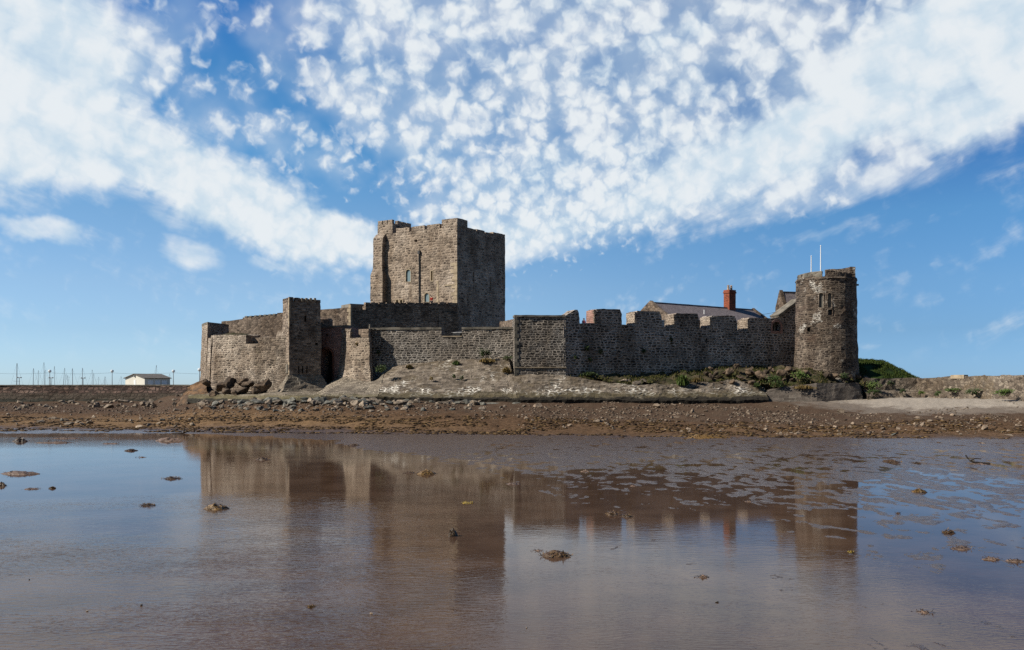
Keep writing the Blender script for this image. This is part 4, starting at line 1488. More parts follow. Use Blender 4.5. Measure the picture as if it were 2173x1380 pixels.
def build_round_tower():
    cx, cy, r = X(1753, 120), 120.0, 3.72
    t = thing('round_tower', 'round stone tower with ragged parapet at the right end of the castle', 'castle tower', (cx, cy, 3))
    n = 40
    def ring(z, s): return [Vector((cx + math.cos(2 * math.pi * k / n) * r * s, cy + math.sin(2 * math.pi * k / n) * r * s, z)) for k in range(n)]
    yf = 117.0
    zt = Z(587, yf)
    mb = MB()
    mb.loft([ring(2.6, 1.13), ring(Z(770, yf), 1.04), ring(Z(700, yf), 1.01), ring(zt, 0.985)], 0.6, True, True)
    wall = mb.build('wall', M['round'], t, 0.10, 1.0)
    cuts = []
    wins = []
    def face_at(px):
        k = (px - CX) / F
        # first hit of the ray with the cylinder
        A = k * k + 1; B = -2 * (k * cx + cy); Cq = cx * cx + cy * cy - (r * 1.0) ** 2
        y = (-B - math.sqrt(B * B - 4 * A * Cq)) / (2 * A)
        p = Vector((k * y, y, 0))
        nn = Vector((p.x - cx, p.y - cy, 0)).normalized()
        return Frame(p, Vector((-nn.y, nn.x, 0))), y
    for px, y0, y1, w, ar in ((1742.5, 653, 622, 0.50, True), (1760.5, 653, 622, 0.44, True), (1761.5, 669, 657, 0.5, False), (1716.5, 704, 694.5, 0.45, False)):
        fr, y = face_at(px)
        z0, z1 = Z(y0, y), Z(y1, y)
        cuts.append(tloc(t, arch_cut(fr, 0, z0, w, z1 - z0, 0.7, ar)))
        wins.append((fr, z0, w, z1 - z0, ar))
    cut_local(wall, cuts)
    for i, (fr, z0, w, h, ar) in enumerate(wins):
        window(t, fr, 0, z0, w, h, ar, 0.09, 0.22 if i < 2 else 0.5, 'slit_pane' if i < 2 else 'iron', 'tower' if i < 2 else 'round')
    # parapet stones: low worn length on the left, taller toothed length on the right
    def arc(px0, px1, py0, py1, name='parapet', mat='round', th=0.6):
        f0, y_0 = face_at(px0); f1, y_1 = face_at(px1)
        t0 = math.atan2(f0.o.y - cy, f0.o.x - cx); t1 = math.atan2(f1.o.y - cy, f1.o.x - cx)
        m = max(2, int(abs(t1 - t0) * r / 0.5))
        o_ = [Vector((cx + math.cos(t0 + (t1 - t0) * k / m) * r * 0.985, cy + math.sin(t0 + (t1 - t0) * k / m) * r * 0.985, 0)) for k in range(m + 1)]
        i_ = [Vector((cx + (p.x - cx) * (1 - th / r), cy + (p.y - cy) * (1 - th / r), 0)) for p in reversed(o_)]
        lo = [Vector((p.x, p.y, zt - 0.12)) for p in o_ + i_]
        hz = [Z(py0 + (py1 - py0) * k / m, yf) for k in range(m + 1)]
        hi = [Vector((p.x, p.y, z)) for p, z in zip(o_ + i_, hz + list(reversed(hz)))]
        mb = MB()
        mb.loft([lo, hi], 0.4, True, True)
        return mb.build(name, M[mat], t, 0.09, 1.6)
    arc(1691.5, 1713, 581.5, 578.5)
    arc(1713, 1744.5, 578.5, 577.5)
    for x0, x1, y in ((1752.5, 1762, 574), (1762, 1776, 576), (1778, 1788, 578), (1790, 1800, 579), (1801.5, 1810, 580)):
        arc(x0, x1, y, y + 0.8, 'merlon')
    mb = MB()
    mb.loft([ring(Z(593, yf), 1.0), ring(Z(591, yf), 1.014), ring(Z(588.5, yf), 0.99)], 0.6, False, False)
    mb.build('string_course', M['round'], t, 0.06, 1.6)
    arc(1691.5, 1744, 579.2, 576.4, 'coping', 'cap', 0.7)
    # back of the parapet, seen over the front
    tb = [math.radians(a) for a in range(-6, 84, 10)]
    o_ = [Vector((cx + math.cos(a) * r * 0.98, cy + math.sin(a) * r * 0.98, 0)) for a in tb]
    i_ = [Vector((cx + math.cos(a) * r * 0.80, cy + math.sin(a) * r * 0.80, 0)) for a in reversed(tb)]
    def zz(p): return Z(570.5, 122)
    mb = MB()
    mb.loft([[Vector((p.x, p.y, zt - 0.12)) for p in o_ + i_], [Vector((p.x, p.y, zz(p))) for p in o_ + i_]], 0.5, True, True)
    mb.build('back_parapet', M['round'], t, 0.09, 1.6)
    # red brick patch on the taller length
    fr, y = face_at(1757)
    # spout on the right flank
    mb = MB()
    a = math.radians(-8)
    d = Vector((math.cos(a), math.sin(a), 0))
    c0 = Vector((cx, cy, Z(604, 119)))
    mb.tube([c0 + d * r * 0.95, c0 + d * (r * 0.95 + 0.45)], 0.11, n=8)
    mb.build('spout', M['iron'], t)
    # two flagpoles
    for px, py0, py1, lab in ((1721.5, 581, 545, 'shorter bare white flagpole on the round tower'), (1741.5, 583, 523, 'taller bare white flagpole on the round tower')):
        Yp = 119.5
        b = P(px, Yp)
        z0 = zt - 0.05
        z1 = Z(py1, Yp)
        fp = thing('flagpole', lab, 'flagpole', (b.x, b.y, z0), 'bare flagpoles on the round tower')
        mb = MB()
        mb.tube([Vector((b.x, b.y, z0)), Vector((b.x, b.y, (z0 + z1) / 2)), Vector((b.x, b.y, z1))], 0.075, 0.05, 8)
        mb.build('pole', M['white'], fp)
        mb = MB()
        mb.lathe((b.x, b.y, z1), [(0.02, 0), (0.08, 0.04), (0.08, 0.1), (0.02, 0.15)], 8)
        mb.build('finial', M['white'], fp)
        mb = MB()
        mb.lathe((b.x, b.y, z0), [(0.2, 0.0), (0.2, 0.15), (0.1, 0.3)], 8)
        mb.build('foot', M['cap'], fp)
    return cx, cy, r


M['slit_pane'] = plain('blocked_slit', (0.15, 0.135, 0.11), (0.11, 0.10, 0.085), 1.5, 0.8, 0.3)
RT = build_round_tower()


# ================================================================== HOUSES INSIDE THE WALL
def house(name, label, pA, pB, py_ridge0, py_ridge1, width, zb, roof_drop, group=None, chimney=None, wallmat='brownwall'):
    """ridge runs from pA to pB (px, Y); gables at both ends"""
    a, b = P(*pA), P(*pB)
    fr = Frame(a, b - a)
    L = (b - a).length
    zr0, zr1 = Z(py_ridge0, pA[1]), Z(py_ridge1, pB[1])
    zr = (zr0 + zr1) / 2
    t = thing(name, label, 'house', (a.x, a.y, zb))
    ze = zr - roof_drop
    hw = width / 2
    mb = MB()
    # body
    mb.box(fr, 0, L, -hw + 0.2, hw - 0.2, zb, ze, 1.0)
    w = mb.build('wall', M['brick'], t, 0.02)
    for a0, a1 in ((-0.12, 0.35), (L - 0.35, L + 0.12)):
        mb = MB()
        f2 = Frame(fr.pt(a0, 0, 0), fr.n)      # along = outward of the long face
        f2n = f2.n
        d = (a1 - a0)
        s = 1 if f2n.dot(fr.t) > 0 else -1
        poly = [(-hw, zb), (hw, zb), (hw, ze + 0.12), (0, zr + 0.28), (-hw, ze + 0.12)]
        mb.prism(f2, poly, *( (0, d) if s > 0 else (-d, 0)), 0.6)
        mb.build('gable', M[wallmat], t, 0.03)
    mb = MB()
    sl = 0.14
    for s in (1, -1):
        mb.patch(fr.pt(0.3, s * (hw + 0.15), ze - 0.12), fr.pt(L - 0.3, s * (hw + 0.15), ze - 0.12), fr.pt(L - 0.3, 0, zr), fr.pt(0.3, 0, zr), 0, 1.2)
        mb.patch(fr.pt(0.3, s * (hw + 0.15), ze - 0.24), fr.pt(L - 0.3, s * (hw + 0.15), ze - 0.24), fr.pt(L - 0.3, 0, zr - 0.12), fr.pt(0.3, 0, zr - 0.12), 0, 1.2)
        mb.patch(fr.pt(0.3, s * (hw + 0.15), ze - 0.24), fr.pt(L - 0.3, s * (hw + 0.15), ze - 0.24), fr.pt(L - 0.3, s * (hw + 0.15), ze - 0.12), fr.pt(0.3, s * (hw + 0.15), ze - 0.12), 0, 1.2)
    rf = mb.build('roof', M['slate'], t, 0.015)
    mb = MB()
    mb.box(fr, 0.3, L - 0.3, -0.12, 0.12, zr - 0.04, zr + 0.10, 1.0)
    mb.build('ridge_tiles', M['slate'], rf, 0.02)
    return t, fr, L, zr, ze, hw, rf


def build_houses():
    t, fr, L, zr, ze, hw, rf = house('slate_roofed_house', 'long house with grey slate roof and tall red chimney, behind the merlons', (1381, 132), (1600, 145), 643.5, 657, 7.6, 5.5, 2.35)
    # chimney through the ridge
    a = fr.at(1548.5)
    zc = Z(616, fr.pt(a, 0, 0).y)
    mb = MB()
    mb.box(fr, a - 0.72, a + 0.72, -0.55, 0.55, zr - 1.2, zc - 0.5, 0.8)
    c = mb.build('chimney', M['chimney'], rf, 0.012)
    c.parent = rf
    mb = MB()
    mb.box(fr, a - 0.80, a + 0.80, -0.63, 0.63, zc - 0.5, zc - 0.3, 0.8)
    mb.box(fr, a - 0.74, a + 0.74, -0.57, 0.57, zc - 0.3, zc, 0.8)
    mb.build('chimney_cap', M['chimney'], rf, 0.012)
    for s in (-0.33, 0.33):
        mb = MB()
        mb.lathe(fr.pt(a + s, 0, zc), [(0.2, 0), (0.17, 0.3), (0.2, 0.32), (0.2, 0.4), (0.15, 0.42), (0.15, 0.62), (0.24, 0.64), (0.02, 0.78)], 10)
        mb.build('chimney_pot', M['pot'], rf)
    # windows under the eaves (one shows through a gap)
    for px in (1409, 1481, 1567):
        aa = fr.at(px, hw)
        f2 = Frame(fr.pt(0, hw - 0.2, 0), fr.t)
        f = window(t, f2, aa, ze - 1.55, 0.75, 1.1, False, 0.09, -0.012, 'glass', 'white')
        mb = MB()
        z0 = ze - 1.55
        mb.box(f2, aa - 0.02, aa + 0.02, 0.02, 0.05, z0, z0 + 1.1, 3)
        for k in (1, 2, 3):
            mb.box(f2, aa - 0.375, aa + 0.375, 0.02, 0.045, z0 + k * 0.275 - 0.018, z0 + k * 0.275 + 0.018, 3)
        mb.build('glazing_bars', M['white'], f)
    aa = fr.at(1470)
    mb = MB()
    mb.tube([fr.pt(aa, 2.2, ze + 0.7), fr.pt(aa, 2.2, ze + 1.6)], 0.06, n=6)
    mb.build('vent_pipe', M['white'], rf)
    # small gabled house behind the round tower
    house('gabled_stair_house', 'small stone gabled house with slate roof tucked behind the round tower', (1656, 126.5), (1714, 127.5), 623, 619, 2.2, 6, 2.0)
    a, b = P(1612, 138, 668), P(1690, 128, 641)
    c = thing('overhead_cable', 'thin dark cable sagging from the house gable to the round tower', 'cable', tuple(a))
    mb = MB()
    pts = [a.lerp(b, k / 10) - Vector((0, 0, math.sin(k / 10 * math.pi) * 0.4)) for k in range(11)]
    mb.tube(pts, 0.025, n=5)
    mb.build('wire', M['iron'], c)
    # gravel court inside the walls
    mb = MB()
    pts = [P(470, 140), P(745, 129), P(790, 121), P(1090, 119), P(1210, 118), P(1690, 128), P(1690, 160), P(470, 170)]
    mb.face([Vector((p.x, p.y, 6.0)) for p in pts])
    structure('courtyard', mb, M['paving'])


build_houses()


# ================================================================== MASONRY APRON, LEDGES, BANK
def build_apron():
    st = [((716, 800, 121.0), (672, 842, 116.0)), ((738, 801, 117.6), (683, 848, 110.2)), ((765, 805, 116.6), (724, 850, 109.3)), ((798, 806, 116.4), (765, 851, 108.9)), ((814, 792, 117.0), (802, 851, 108.6)),
          ((836, 777, 117.4), (842, 852, 108.4)), ((900, 767, 117.3), (900, 853, 108.2)), ((1000, 760, 116.9), (1000, 855, 107.9)), ((1078, 757, 116.5), (1070, 856, 107.5)),
          ((1088, 794, 112.3), (1098, 857, 107.0)), ((1150, 796, 112.0), (1150, 857, 107.2)), ((1204, 798, 112.4), (1204, 857, 107.7)), ((1262, 808, 112.3), (1262, 857, 108.2)),
          ((1340, 817, 112.2), (1340, 858, 108.7)), ((1410, 816, 113.2), (1410, 858, 109.4)), ((1482, 812, 114.2), (1482, 858, 110.1)), ((1560, 806, 115.5), (1575, 858, 110.9)), ((1622, 822, 115.5), (1632, 857, 111.8))]
    t = thing('sloping_apron', 'long sloping masonry apron with pale mortar patches at the foot of the sea walls', 'masonry slope', (*P(1000, 110)[:2], 1))
    top = [P(a[0], a[2], a[1]) for a, b in st]
    bot = [P(b[0], b[2], b[1]) for a, b in st]
    mb = MB()
    # slope, then a short upright toe down into the beach, top shelf back to the walls
    N = len(top)
    toe = [Vector((p.x, p.y + 0.25, 0.6)) for p in bot]
    lip = [p + Vector((0, 0, 0.42)) for p in bot]
    shelf = [Vector((p.x * 1.02, p.y + 3.5, p.z + 0.25)) for p in top]
    u = 0
    for i in range(N - 1):
        L = (bot[i + 1] - bot[i]).length
        if i >= 4:
            mb.patch(lip[i], lip[i + 1], top[i + 1], top[i], u, 0.34)
        mb.patch(toe[i], toe[i + 1], lip[i + 1], lip[i], u, 0.34)
        mb.patch(top[i], top[i + 1], shelf[i + 1], shelf[i], u, 0.9)
        u += L
    bmesh.ops.remove_doubles(mb.bm, verts=mb.bm.verts, dist=0.01)
    for v in mb.bm.verts:
        # worn courses: shallow ledges, hollows and lost stones
        c = v.co
        f = mnoise.noise(Vector((c.x * 0.35, c.y * 0.2, c.z * 3.2))) * 0.10 + mnoise.noise(c * 1.7) * 0.06 + mnoise.noise(c * 0.45) * 0.11
        v.co += Vector((0, -0.5, 0.85)) * f
    mb.build('masonry', M['apron'], t, 0.10, 1.6)
    # coursed left end of the apron, turning the corner by the archway
    mb = MB()
    u = 0
    for i in range(4):
        mb.patch(lip[i], lip[i + 1], top[i + 1], top[i], u, 0.5)
        u += (bot[i + 1] - bot[i]).length
    bmesh.ops.remove_doubles(mb.bm, verts=mb.bm.verts, dist=0.01)
    mb.build('coursed_corner', M['steps'], t, 0.13, 0.7)
    # rock ledge under the apron toe is the wet dark rock
    # low sea ledge at the right end
    t = thing('low_sea_ledge', 'low rounded dark masonry ledge below the round tower, at the edge of the beach', 'masonry ledge', (*P(1720, 113)[:2], 1))
    S = [((1620, 840, 113.4), (1615, 850, 113.0)), ((1634, 829, 113.8), (1622, 854, 112.3)), ((1668, 821, 114.0), (1660, 856, 112.0)), ((1732, 814, 113.4), (1735, 856, 111.7)), ((1822, 813, 115.6), (1836, 846, 114.8)), ((1827, 815, 118.6), (1842, 842, 118))]
    top = [P(a[0], a[2], a[1]) for a, b in S]
    bot = [P(b[0], b[2], b[1]) - Vector((0, 0, 0.9)) for a, b in S]
    mb = MB()
    u = 0
    for i in range(len(S) - 1):
        mb.patch(bot[i], bot[i + 1], top[i + 1], top[i], u, 0.6)
        mb.patch(top[i], top[i + 1], top[i + 1] + Vector((0, 3.0, 0.1)), top[i] + Vector((0, 3.0, 0.1)), u, 0.9)
        u += (bot[i + 1] - bot[i]).length
    bmesh.ops.remove_doubles(mb.bm, verts=mb.bm.verts, dist=0.01)
    mb.build('masonry', M['ledge'], t, 0.09, 0.8)
    # pale kerb ledge at the left, between boulders and shingle
    t = thing('rock_ledge', 'low pale stone ledge under the brown boulders at the left end', 'masonry ledge', (*P(500, 116)[:2], 1))
    S = [((400, 838, 119.0), (398, 846, 118.0)), ((450, 838, 117.5), (448, 848, 116)), ((540, 838, 114.6), (535, 850, 113)), ((600, 836, 112.8), (600, 852, 111)), ((690, 846, 110.5), (690, 854, 109.4))]
    top = [P(a[0], a[2], a[1]) for a, b in S]
    bot = [P(b[0], b[2], b[1]) - Vector((0, 0, 0.5)) for a, b in S]
    mb = MB()
    u = 0
    for i in range(len(S) - 1):
        mb.patch(bot[i], bot[i + 1], top[i + 1], top[i], u, 0.6)
        mb.patch(top[i], top[i + 1], top[i + 1] + Vector((0.5, 5.0, 0.5)), top[i] + Vector((0.5, 5.0, 0.5)), u, 0.7)
        u += (bot[i + 1] - bot[i]).length
    bmesh.ops.remove_doubles(mb.bm, verts=mb.bm.verts, dist=0.01)
    mb.build('masonry', M['steps'], t, 0.12, 0.8)
    # earth and rock bank between the apron and the curtain wall
    S = [((1204, 799, 112.3), (1204, 795, 113.2)), ((1262, 807, 112.1), (1250, 793, 114.2)), ((1340, 816, 112.0), (1340, 790, 116.2)), ((1410, 815, 113.0), (1420, 784, 118.2)),
         ((1482, 811, 114.0), (1490, 779, 119.8)), ((1560, 804, 115.3), (1570, 774, 121.5)), ((1622, 818, 115.0), (1640, 776, 122.5)), ((1668, 819, 114.2), (1700, 784, 117.0)), ((1732, 812, 113.6), (1752, 786, 116.2)), ((1822, 811, 116.4), (1826, 790, 119.4)), ((1850, 826, 115.6), (1850, 806, 119))]
    mb = MB()
    u = 0
    top = [P(b[0], b[2], b[1]) + Vector((0, 0.5, 0)) for a, b in S]
    bot = [P(a[0], a[2], a[1]) + Vector((0, 0.1, -0.1)) for a, b in S]
    for i in range(len(S) - 1):
        mb.patch(bot[i], bot[i + 1], top[i + 1], top[i], u, 0.35)
        u += 4
    bmesh.ops.remove_doubles(mb.bm, verts=mb.bm.verts, dist=0.01)
    for v in mb.bm.verts:
        f = mnoise.noise(v.co * 0.8) * 0.5 + mnoise.noise(v.co * 2.1) * 0.28
        v.co.z += f
    structure('rocky_bank', mb, M['earth'], 0.1, 1.3)
    # grass bank to the right of the round tower
    nx, ny = 70, 24
    pxs = np.linspace(1790, 1960, nx)
    yy = np.linspace(124, 150, ny)
    prof_x = [1790, 1815, 1868, 1880, 1905, 1930, 1945, 1960]
    prof_y = [764.5, 765.5, 768, 773, 785, 798, 806, 814]
    PXg, YYg = np.meshgrid(pxs, yy)
    Zg = np.interp(PXg, prof_x, prof_y)
    ref = CAM - (Zg - H) / F * 137
    up = np.clip((YYg - 124) / 11, 0, 1)
    zz = 3.2 + (ref - 3.2) * (1 - (1 - up) ** 2) + (fbm(PXg * 0.10, YYg * 0.5, 3, 4) - 0.5) * 0.35
    xx = (PXg - CX) / F * 137 + (YYg - 137) * 0.3
    o = grid_mesh('grass_bank', xx, YYg, zz, nx, ny, M['grass'])
    tag(o, kind='structure')


build_apron()


# ================================================================== HARBOUR WALL, BEACH WALL, MARINA
def build_walls_far():
    t = thing('harbour_wall', 'long dark reddish harbour wall with green tide line, at the left edge', 'harbour wall', (*P(150, 146)[:2], 1))
    mb = MB()
    pts = [(-420, 152), (-100, 149), (150, 146.5), (372, 143), (460, 140)]
    ys = [817, 818.2, 819.5, 821.5, 822]
    f = [P(*p) for p in pts]
    low = [Vector((p.x, p.y - 1.5, 0.8)) for p in f] + [Vector((p.x, p.y + 2.5, 0.8)) for p in reversed(f)]
    zt = 4.52
    hi = [Vector((p.x, p.y, zt)) for p in f] + [Vector((p.x, p.y + 2.5, zt)) for p in reversed(f)]
    mb.loft([low, hi], 0.7, True, True)
    for v in mb.bm.verts:
        if v.co.z < zt - 0.2:
            v.co.y += mnoise.noise(v.co * Vector((0.5, 1, 4.5))) * 0.22
    mb.build('wall', M['harbour'], t, 0.07, 1.2)
    mb = MB()
    for i in range(len(f) - 1):
        n = int((f[i + 1] - f[i]).length / 1.6)
        fr = Frame(f[i], f[i + 1] - f[i])
        for k in range(n):
            L = (f[i + 1] - f[i]).length
            mb.box(fr, L * k / n, L * (k + 1) / n - 0.03, -0.8, 0.10, zt - 0.03, zt + 0.10 + 0.04 * random.random(), 2)
    mb.build('coping', M['cap'], t, 0.02)
    mb = MB()
    mb.face([Vector((p.x, p.y, 3.3)) for p in (P(-420, 154), P(460, 142.5), P(455, 240), P(-420, 240))])
    structure('quay', mb, M['paving'])
    # beach wall at the right
    t = thing('beach_wall', 'weathered brown beach wall with ragged weedy top, right of the grass bank', 'sea wall', (*P(2000, 115)[:2], 2))
    pts = [(1832, 116.6), (1900, 117.6), (1945, 117.6), (2060, 109), (2173, 100), (2420, 82)]
    tops = [804, 804, 803, 799, 796, 790]
    f = [P(*p) for p in pts]
    mb = MB()
    def rg(z, dy): return [Vector((p.x - dy * 0.1, p.y - dy, z)) for p in f] + [Vector((p.x + 0.8, p.y + 2.0, z)) for p in reversed(f)]
    top = [Vector((p.x, p.y, Z(y, p.y))) for p, y in zip(f, tops)] + [Vector((p.x + 0.8, p.y + 2.0, Z(y, p.y))) for p, y in zip(reversed(f), reversed(tops))]
    mb.loft([rg(2.0, 2.4), rg(3.55, 1.5), rg(3.9, 0.25), top], 0.5, True, True)
    for v in mb.bm.verts:
        if v.co.z > 5.0: v.co.z += mnoise.noise(v.co * 1.3) * 0.13
    mb.build('wall', M['beachwall'], t, 0.13, 1.2)
    # pale concrete patch let into the top
    fr = frame_px((1945, 117.6), (2060, 109))
    a0, a1 = fr.at(2019), fr.at(2047)
    mb = MB()
    zz = Z(800.5, fr.pt(a0, 0, 0).y)
    mb.box(fr, a0, a1, -0.5, 0.12, zz - 0.2, zz + 0.24, 0.8)
    mb.build('repair_block', M['ashlar'], t, 0.02)


build_walls_far()


def build_marina():
    Ys = 225.0
    fr = frame_px((266, Ys + 1.5), (307, Ys - 2))
    d = -fr.n
    a, z_apex = fr.az(287, 794.5)
    w = fr.len
    ze = Z(803, Ys)
    zb = 3.3
    L = 12.0
    f2 = Frame(fr.pt(w, 0, 0), -fr.n)
    # length of the side wall so that it ends at px 363
    L = f2.at(361)
    t = thing('quayside_shed', 'cream metal shed with brown pitched roof behind the harbour wall', 'shed', tuple(fr.pt(w / 2, 0, zb)))
    mb = MB()
    mb.prism(fr, [(0, zb), (w, zb), (w, ze), (w / 2, z_apex), (0, ze)], -L, 0, 2)
    wl = mb.build('wall', M['shed'], t)
    mb = MB()
    for s in (0, 1):
        e = -0.35 if s == 0 else w + 0.35
        slope = (z_apex - ze) / (w / 2)
        zE = ze - 0.35 * slope
        for dz in (0.03, 0.16):
            mb.patch(fr.pt(e, 0.35, zE + dz), fr.pt(e, -L - 0.35, zE + dz), fr.pt(w / 2, -L - 0.35, z_apex + dz), fr.pt(w / 2, 0.35, z_apex + dz), 0, 3)
        mb.patch(fr.pt(e, 0.35, zE + 0.03), fr.pt(w / 2, 0.35, z_apex + 0.03), fr.pt(w / 2, 0.35, z_apex + 0.16), fr.pt(e, 0.35, zE + 0.16), 0, 3)
    mb.build('roof', M['shedroof'], t)
    mb = MB()
    mb.box(fr, w / 2 - 0.35, w / 2 + 0.35, 0.01, 0.06, zb, zb + 2.6, 3)
    mb.build('door', M['white'], t)
    mb = MB()
    mb.lathe(fr.pt(w / 2, 0.12, ze + 0.25), [(0.03, 0), (0.18, 0.1), (0.18, 0.45), (0.05, 0.6)], 8)
    mb.build('wall_lamp', M['steel'], t)
    for k in range(3):
        a0 = L * (0.12 + 0.27 * k)
        mb = MB()
        mb.box(f2, a0, a0 + L * 0.2, 0.01, 0.05, zb + 0.3, ze - 0.5, 4)
        mb.build('panel', M['white'], t)
    # yachts: mainly the masts show above the wall
    boats = [(35.6, 771, 0.22, 'thick dark ketch mast with crosspiece, leftmost of the yachts'), (70.4, 782, .16, 'bare stout yacht mast second from the left edge'), (80.7, 786, .09, 'thin raked yacht mast just right of the stout one'),
             (93.8, 769, .12, 'tallest yacht mast, left of the globe lamp'), (95.9, 785, .09, 'short thin yacht mast touching the tallest mast'), (116, 777, .10, 'tall slim yacht mast right of the first globe lamp'),
             (134.6, 781, .11, 'slightly leaning yacht mast with long forestay'), (139.3, 794, .08, 'low thin yacht mast beside the leaning mast'), (144.3, 797, .07, 'lowest hairline yacht mast in the middle gap'),
             (154.2, 782, .15, 'stout dark yacht mast in the middle of the row'), (174.5, 781, .14, 'stout yacht mast with furled sail near the double lamp'), (195.7, 785, .08, 'pale slim yacht mast of a close pair, left one'),
             (198.2, 793, .09, 'shorter yacht mast of a close pair, right one'), (208.7, 800, .06, 'faint short yacht mast left of two crossed ones'), (220.5, 800, .07, 'faint leaning yacht mast, left of a crossing pair'),
             (223.6, 799, .07, 'faint upright yacht mast, right of a crossing pair'), (257.8, 799, .07, 'single short yacht mast just left of the shed'), (329.5, 775, .12, 'tall leaning yacht mast behind the shed roof'), (360, 793, .06, 'hairline yacht mast behind the right end of the shed')]
    rb = random.Random(5)
    for i, (px, py, r, lab) in enumerate(boats):
        Y = 262 + rb.uniform(-8, 22)
        b = P(px, Y)
        z1 = Z(py, Y)
        t = thing('sailing_yacht', lab, 'yacht', (b.x, b.y, 0.0), 'yachts moored in the marina')
        ang = rb.uniform(-0.6, 0.6)
        fr = Frame(b, (math.cos(ang), math.sin(ang)))
        h = z1
        L = 4.2 + h * 0.12
        mb = MB()
        prof = [(-0.48, 0.55), (-0.35, 1.0), (0.0, 1.15), (0.3, 0.8), (0.5, 0.04)]
        rings = []
        for s_, wd in prof:
            ww = wd * L * 0.14
            rings.append([fr.pt(s_ * L, -ww, 0.9), fr.pt(s_ * L, -ww * 0.75, 0.2), fr.pt(s_ * L, 0, -0.3), fr.pt(s_ * L, ww * 0.75, 0.2), fr.pt(s_ * L, ww, 0.9)])
        for k in range(len(rings) - 1):
            for j in range(5):
                j2 = (j + 1) % 5
                mb.face([rings[k][j], rings[k][j2], rings[k + 1][j2], rings[k + 1][j]])
        mb.face(rings[0]); mb.face(list(reversed(rings[-1])))
        mb.build('hull', M['white'], t)
        lean = 0.35 if px in (134.6, 329.5, 220.5) else rb.uniform(-0.12, 0.12)
        mb = MB()
        tip = Vector((b.x + lean, b.y, z1))
        mb.tube([Vector((b.x - lean, b.y, 0.5)), tip], r * 0.68, r * 0.45, 6)
        mb.build('mast', M['mast'], t)
        mb = MB()
        mb.tube([Vector((b.x, b.y, 2.2)), fr.pt(-0.45 * L, 0, 2.3)], 0.06, n=6)
        mb.build('boom', M['mast'], t)
        mb = MB()
        for e in (0.48, -0.46):
            mb.tube([tip, fr.pt(e * L, 0, 0.9)], 0.012, n=4)
        mb.build('rigging', M['iron'], t)
        if i == 0:
            mb = MB()
            zc = 4.4 + (z1 - 4.4) * (0.22 if i == 0 else 0.55)
            mb.tube([fr.pt(-0.9, 0, zc), fr.pt(0.9, 0, zc)], 0.035, n=5)
            mb.build('spreader', M['mast'], t)
    # lamps on the quay
    for px, py, kind, lab in ((40.8, 800.5, 1, 'short double-headed lamp beside the leftmost ketch mast'), (105.6, 788, 0, 'globe street lamp among the yacht masts'), (108.2, 801, 1, 'short double-headed lamp beside the globe lamp'),
                              (176.3, 801.5, 1, 'short double-headed lamp in the middle of the masts'), (238, 788, 0, 'globe street lamp standing alone left of the shed'), (368, 788, 0, 'globe street lamp right of the shed'), (423.5, 785, 0, 'globe lamp against the left castle corner')):
        Y = 190.0 if px < 400 else 160.0
        b = P(px, Y)
        z1 = Z(py, Y)
        t = thing('street_lamp', lab, 'lamp', (b.x, b.y, 3.3), 'lamps along the quay')
        MB().tube([Vector((b.x, b.y, 3.3)), Vector((b.x, b.y, z1 - 0.15))], 0.085, 0.055, 8).build('post', M['steel'], t)
        if kind == 0:
            MB().lathe((b.x, b.y, z1 - 0.2), [(0.06, -0.1), (0.24, 0.0), (0.34, 0.2), (0.28, 0.42), (0.06, 0.52)], 10).build('lamp_globe', M['globe'], t)
        else:
            MB().tube([Vector((b.x - 0.32, b.y, z1 - 0.1)), Vector((b.x + 0.32, b.y, z1 - 0.1))], 0.05, n=6).build('arm', M['steel'], t)
            for s in (-0.32, 0.32):
                MB().lathe((b.x + s, b.y, z1 - 0.2), [(0.05, 0.0), (0.2, 0.05), (0.2, 0.16), (0.05, 0.24)], 8).build('lamp_head', M['steel'], t)
    # wire slung along the quay
    t = thing('slung_wire', 'thin wire slung between posts above the harbour wall', 'cable', tuple(P(200, 189, 793)))
    mb = MB()
    xs = list(range(-60, 424, 8))
    mb.tube([P(x, 189 - max(0, x - 300) * 0.23, 791.5 + 2.2 * abs(math.sin((x - 105) / 131 * math.pi))) for x in xs], 0.022, n=4)
    mb.build('wire', M['iron'], t)


build_marina()


# ================================================================== ROCKS, STONES, WEED, PLANTS
def rock_mesh(seed, sub=2, flat=0.7, angular=0.8):
    rr = random.Random(seed)
    bm = bmesh.new()
    pts = []
    for k in range(rr.randint(11, 17)):
        p = Vector((rr.gauss(0, 1), rr.gauss(0, 1), rr.gauss(0, 1))).normalized() * rr.uniform(0.72, 1.08)
        pts.append(bm.verts.new((p.x * rr.uniform(0.9, 1.15), p.y, p.z * flat)))
    r = bmesh.ops.convex_hull(bm, input=pts)
    junk = list({e for e in r['geom_interior'] + r['geom_unused'] if isinstance(e, bmesh.types.BMVert) and e.is_valid})
    bmesh.ops.delete(bm, geom=junk, context='VERTS')
    bmesh.ops.triangulate(bm, faces=bm.faces)
    bmesh.ops.bevel(bm, geom=list(bm.edges), offset=0.05, segments=1, affect='EDGES')
    bmesh.ops.triangulate(bm, faces=bm.faces)
    bmesh.ops.subdivide_edges(bm, edges=[e for e in bm.edges if e.calc_length() > 0.3], cuts=sub, use_grid_fill=True)
    bmesh.ops.triangulate(bm, faces=bm.faces)
    off = Vector((rr.uniform(-50, 50), rr.uniform(-50, 50), rr.uniform(-50, 50)))
    for v in bm.verts:
        p = v.co
        v.co = p + mnoise.noise_vector(p * 2.2 + off) * 0.10 + mnoise.noise_vector(p * 6.0 + off) * 0.035
    bmesh.ops.recalc_face_normals(bm, faces=bm.faces)
    bm.loops.layers.uv.new('UVMap')
    me = bpy.data.meshes.new('rock')
    bm.to_mesh(me); bm.free()
    return me


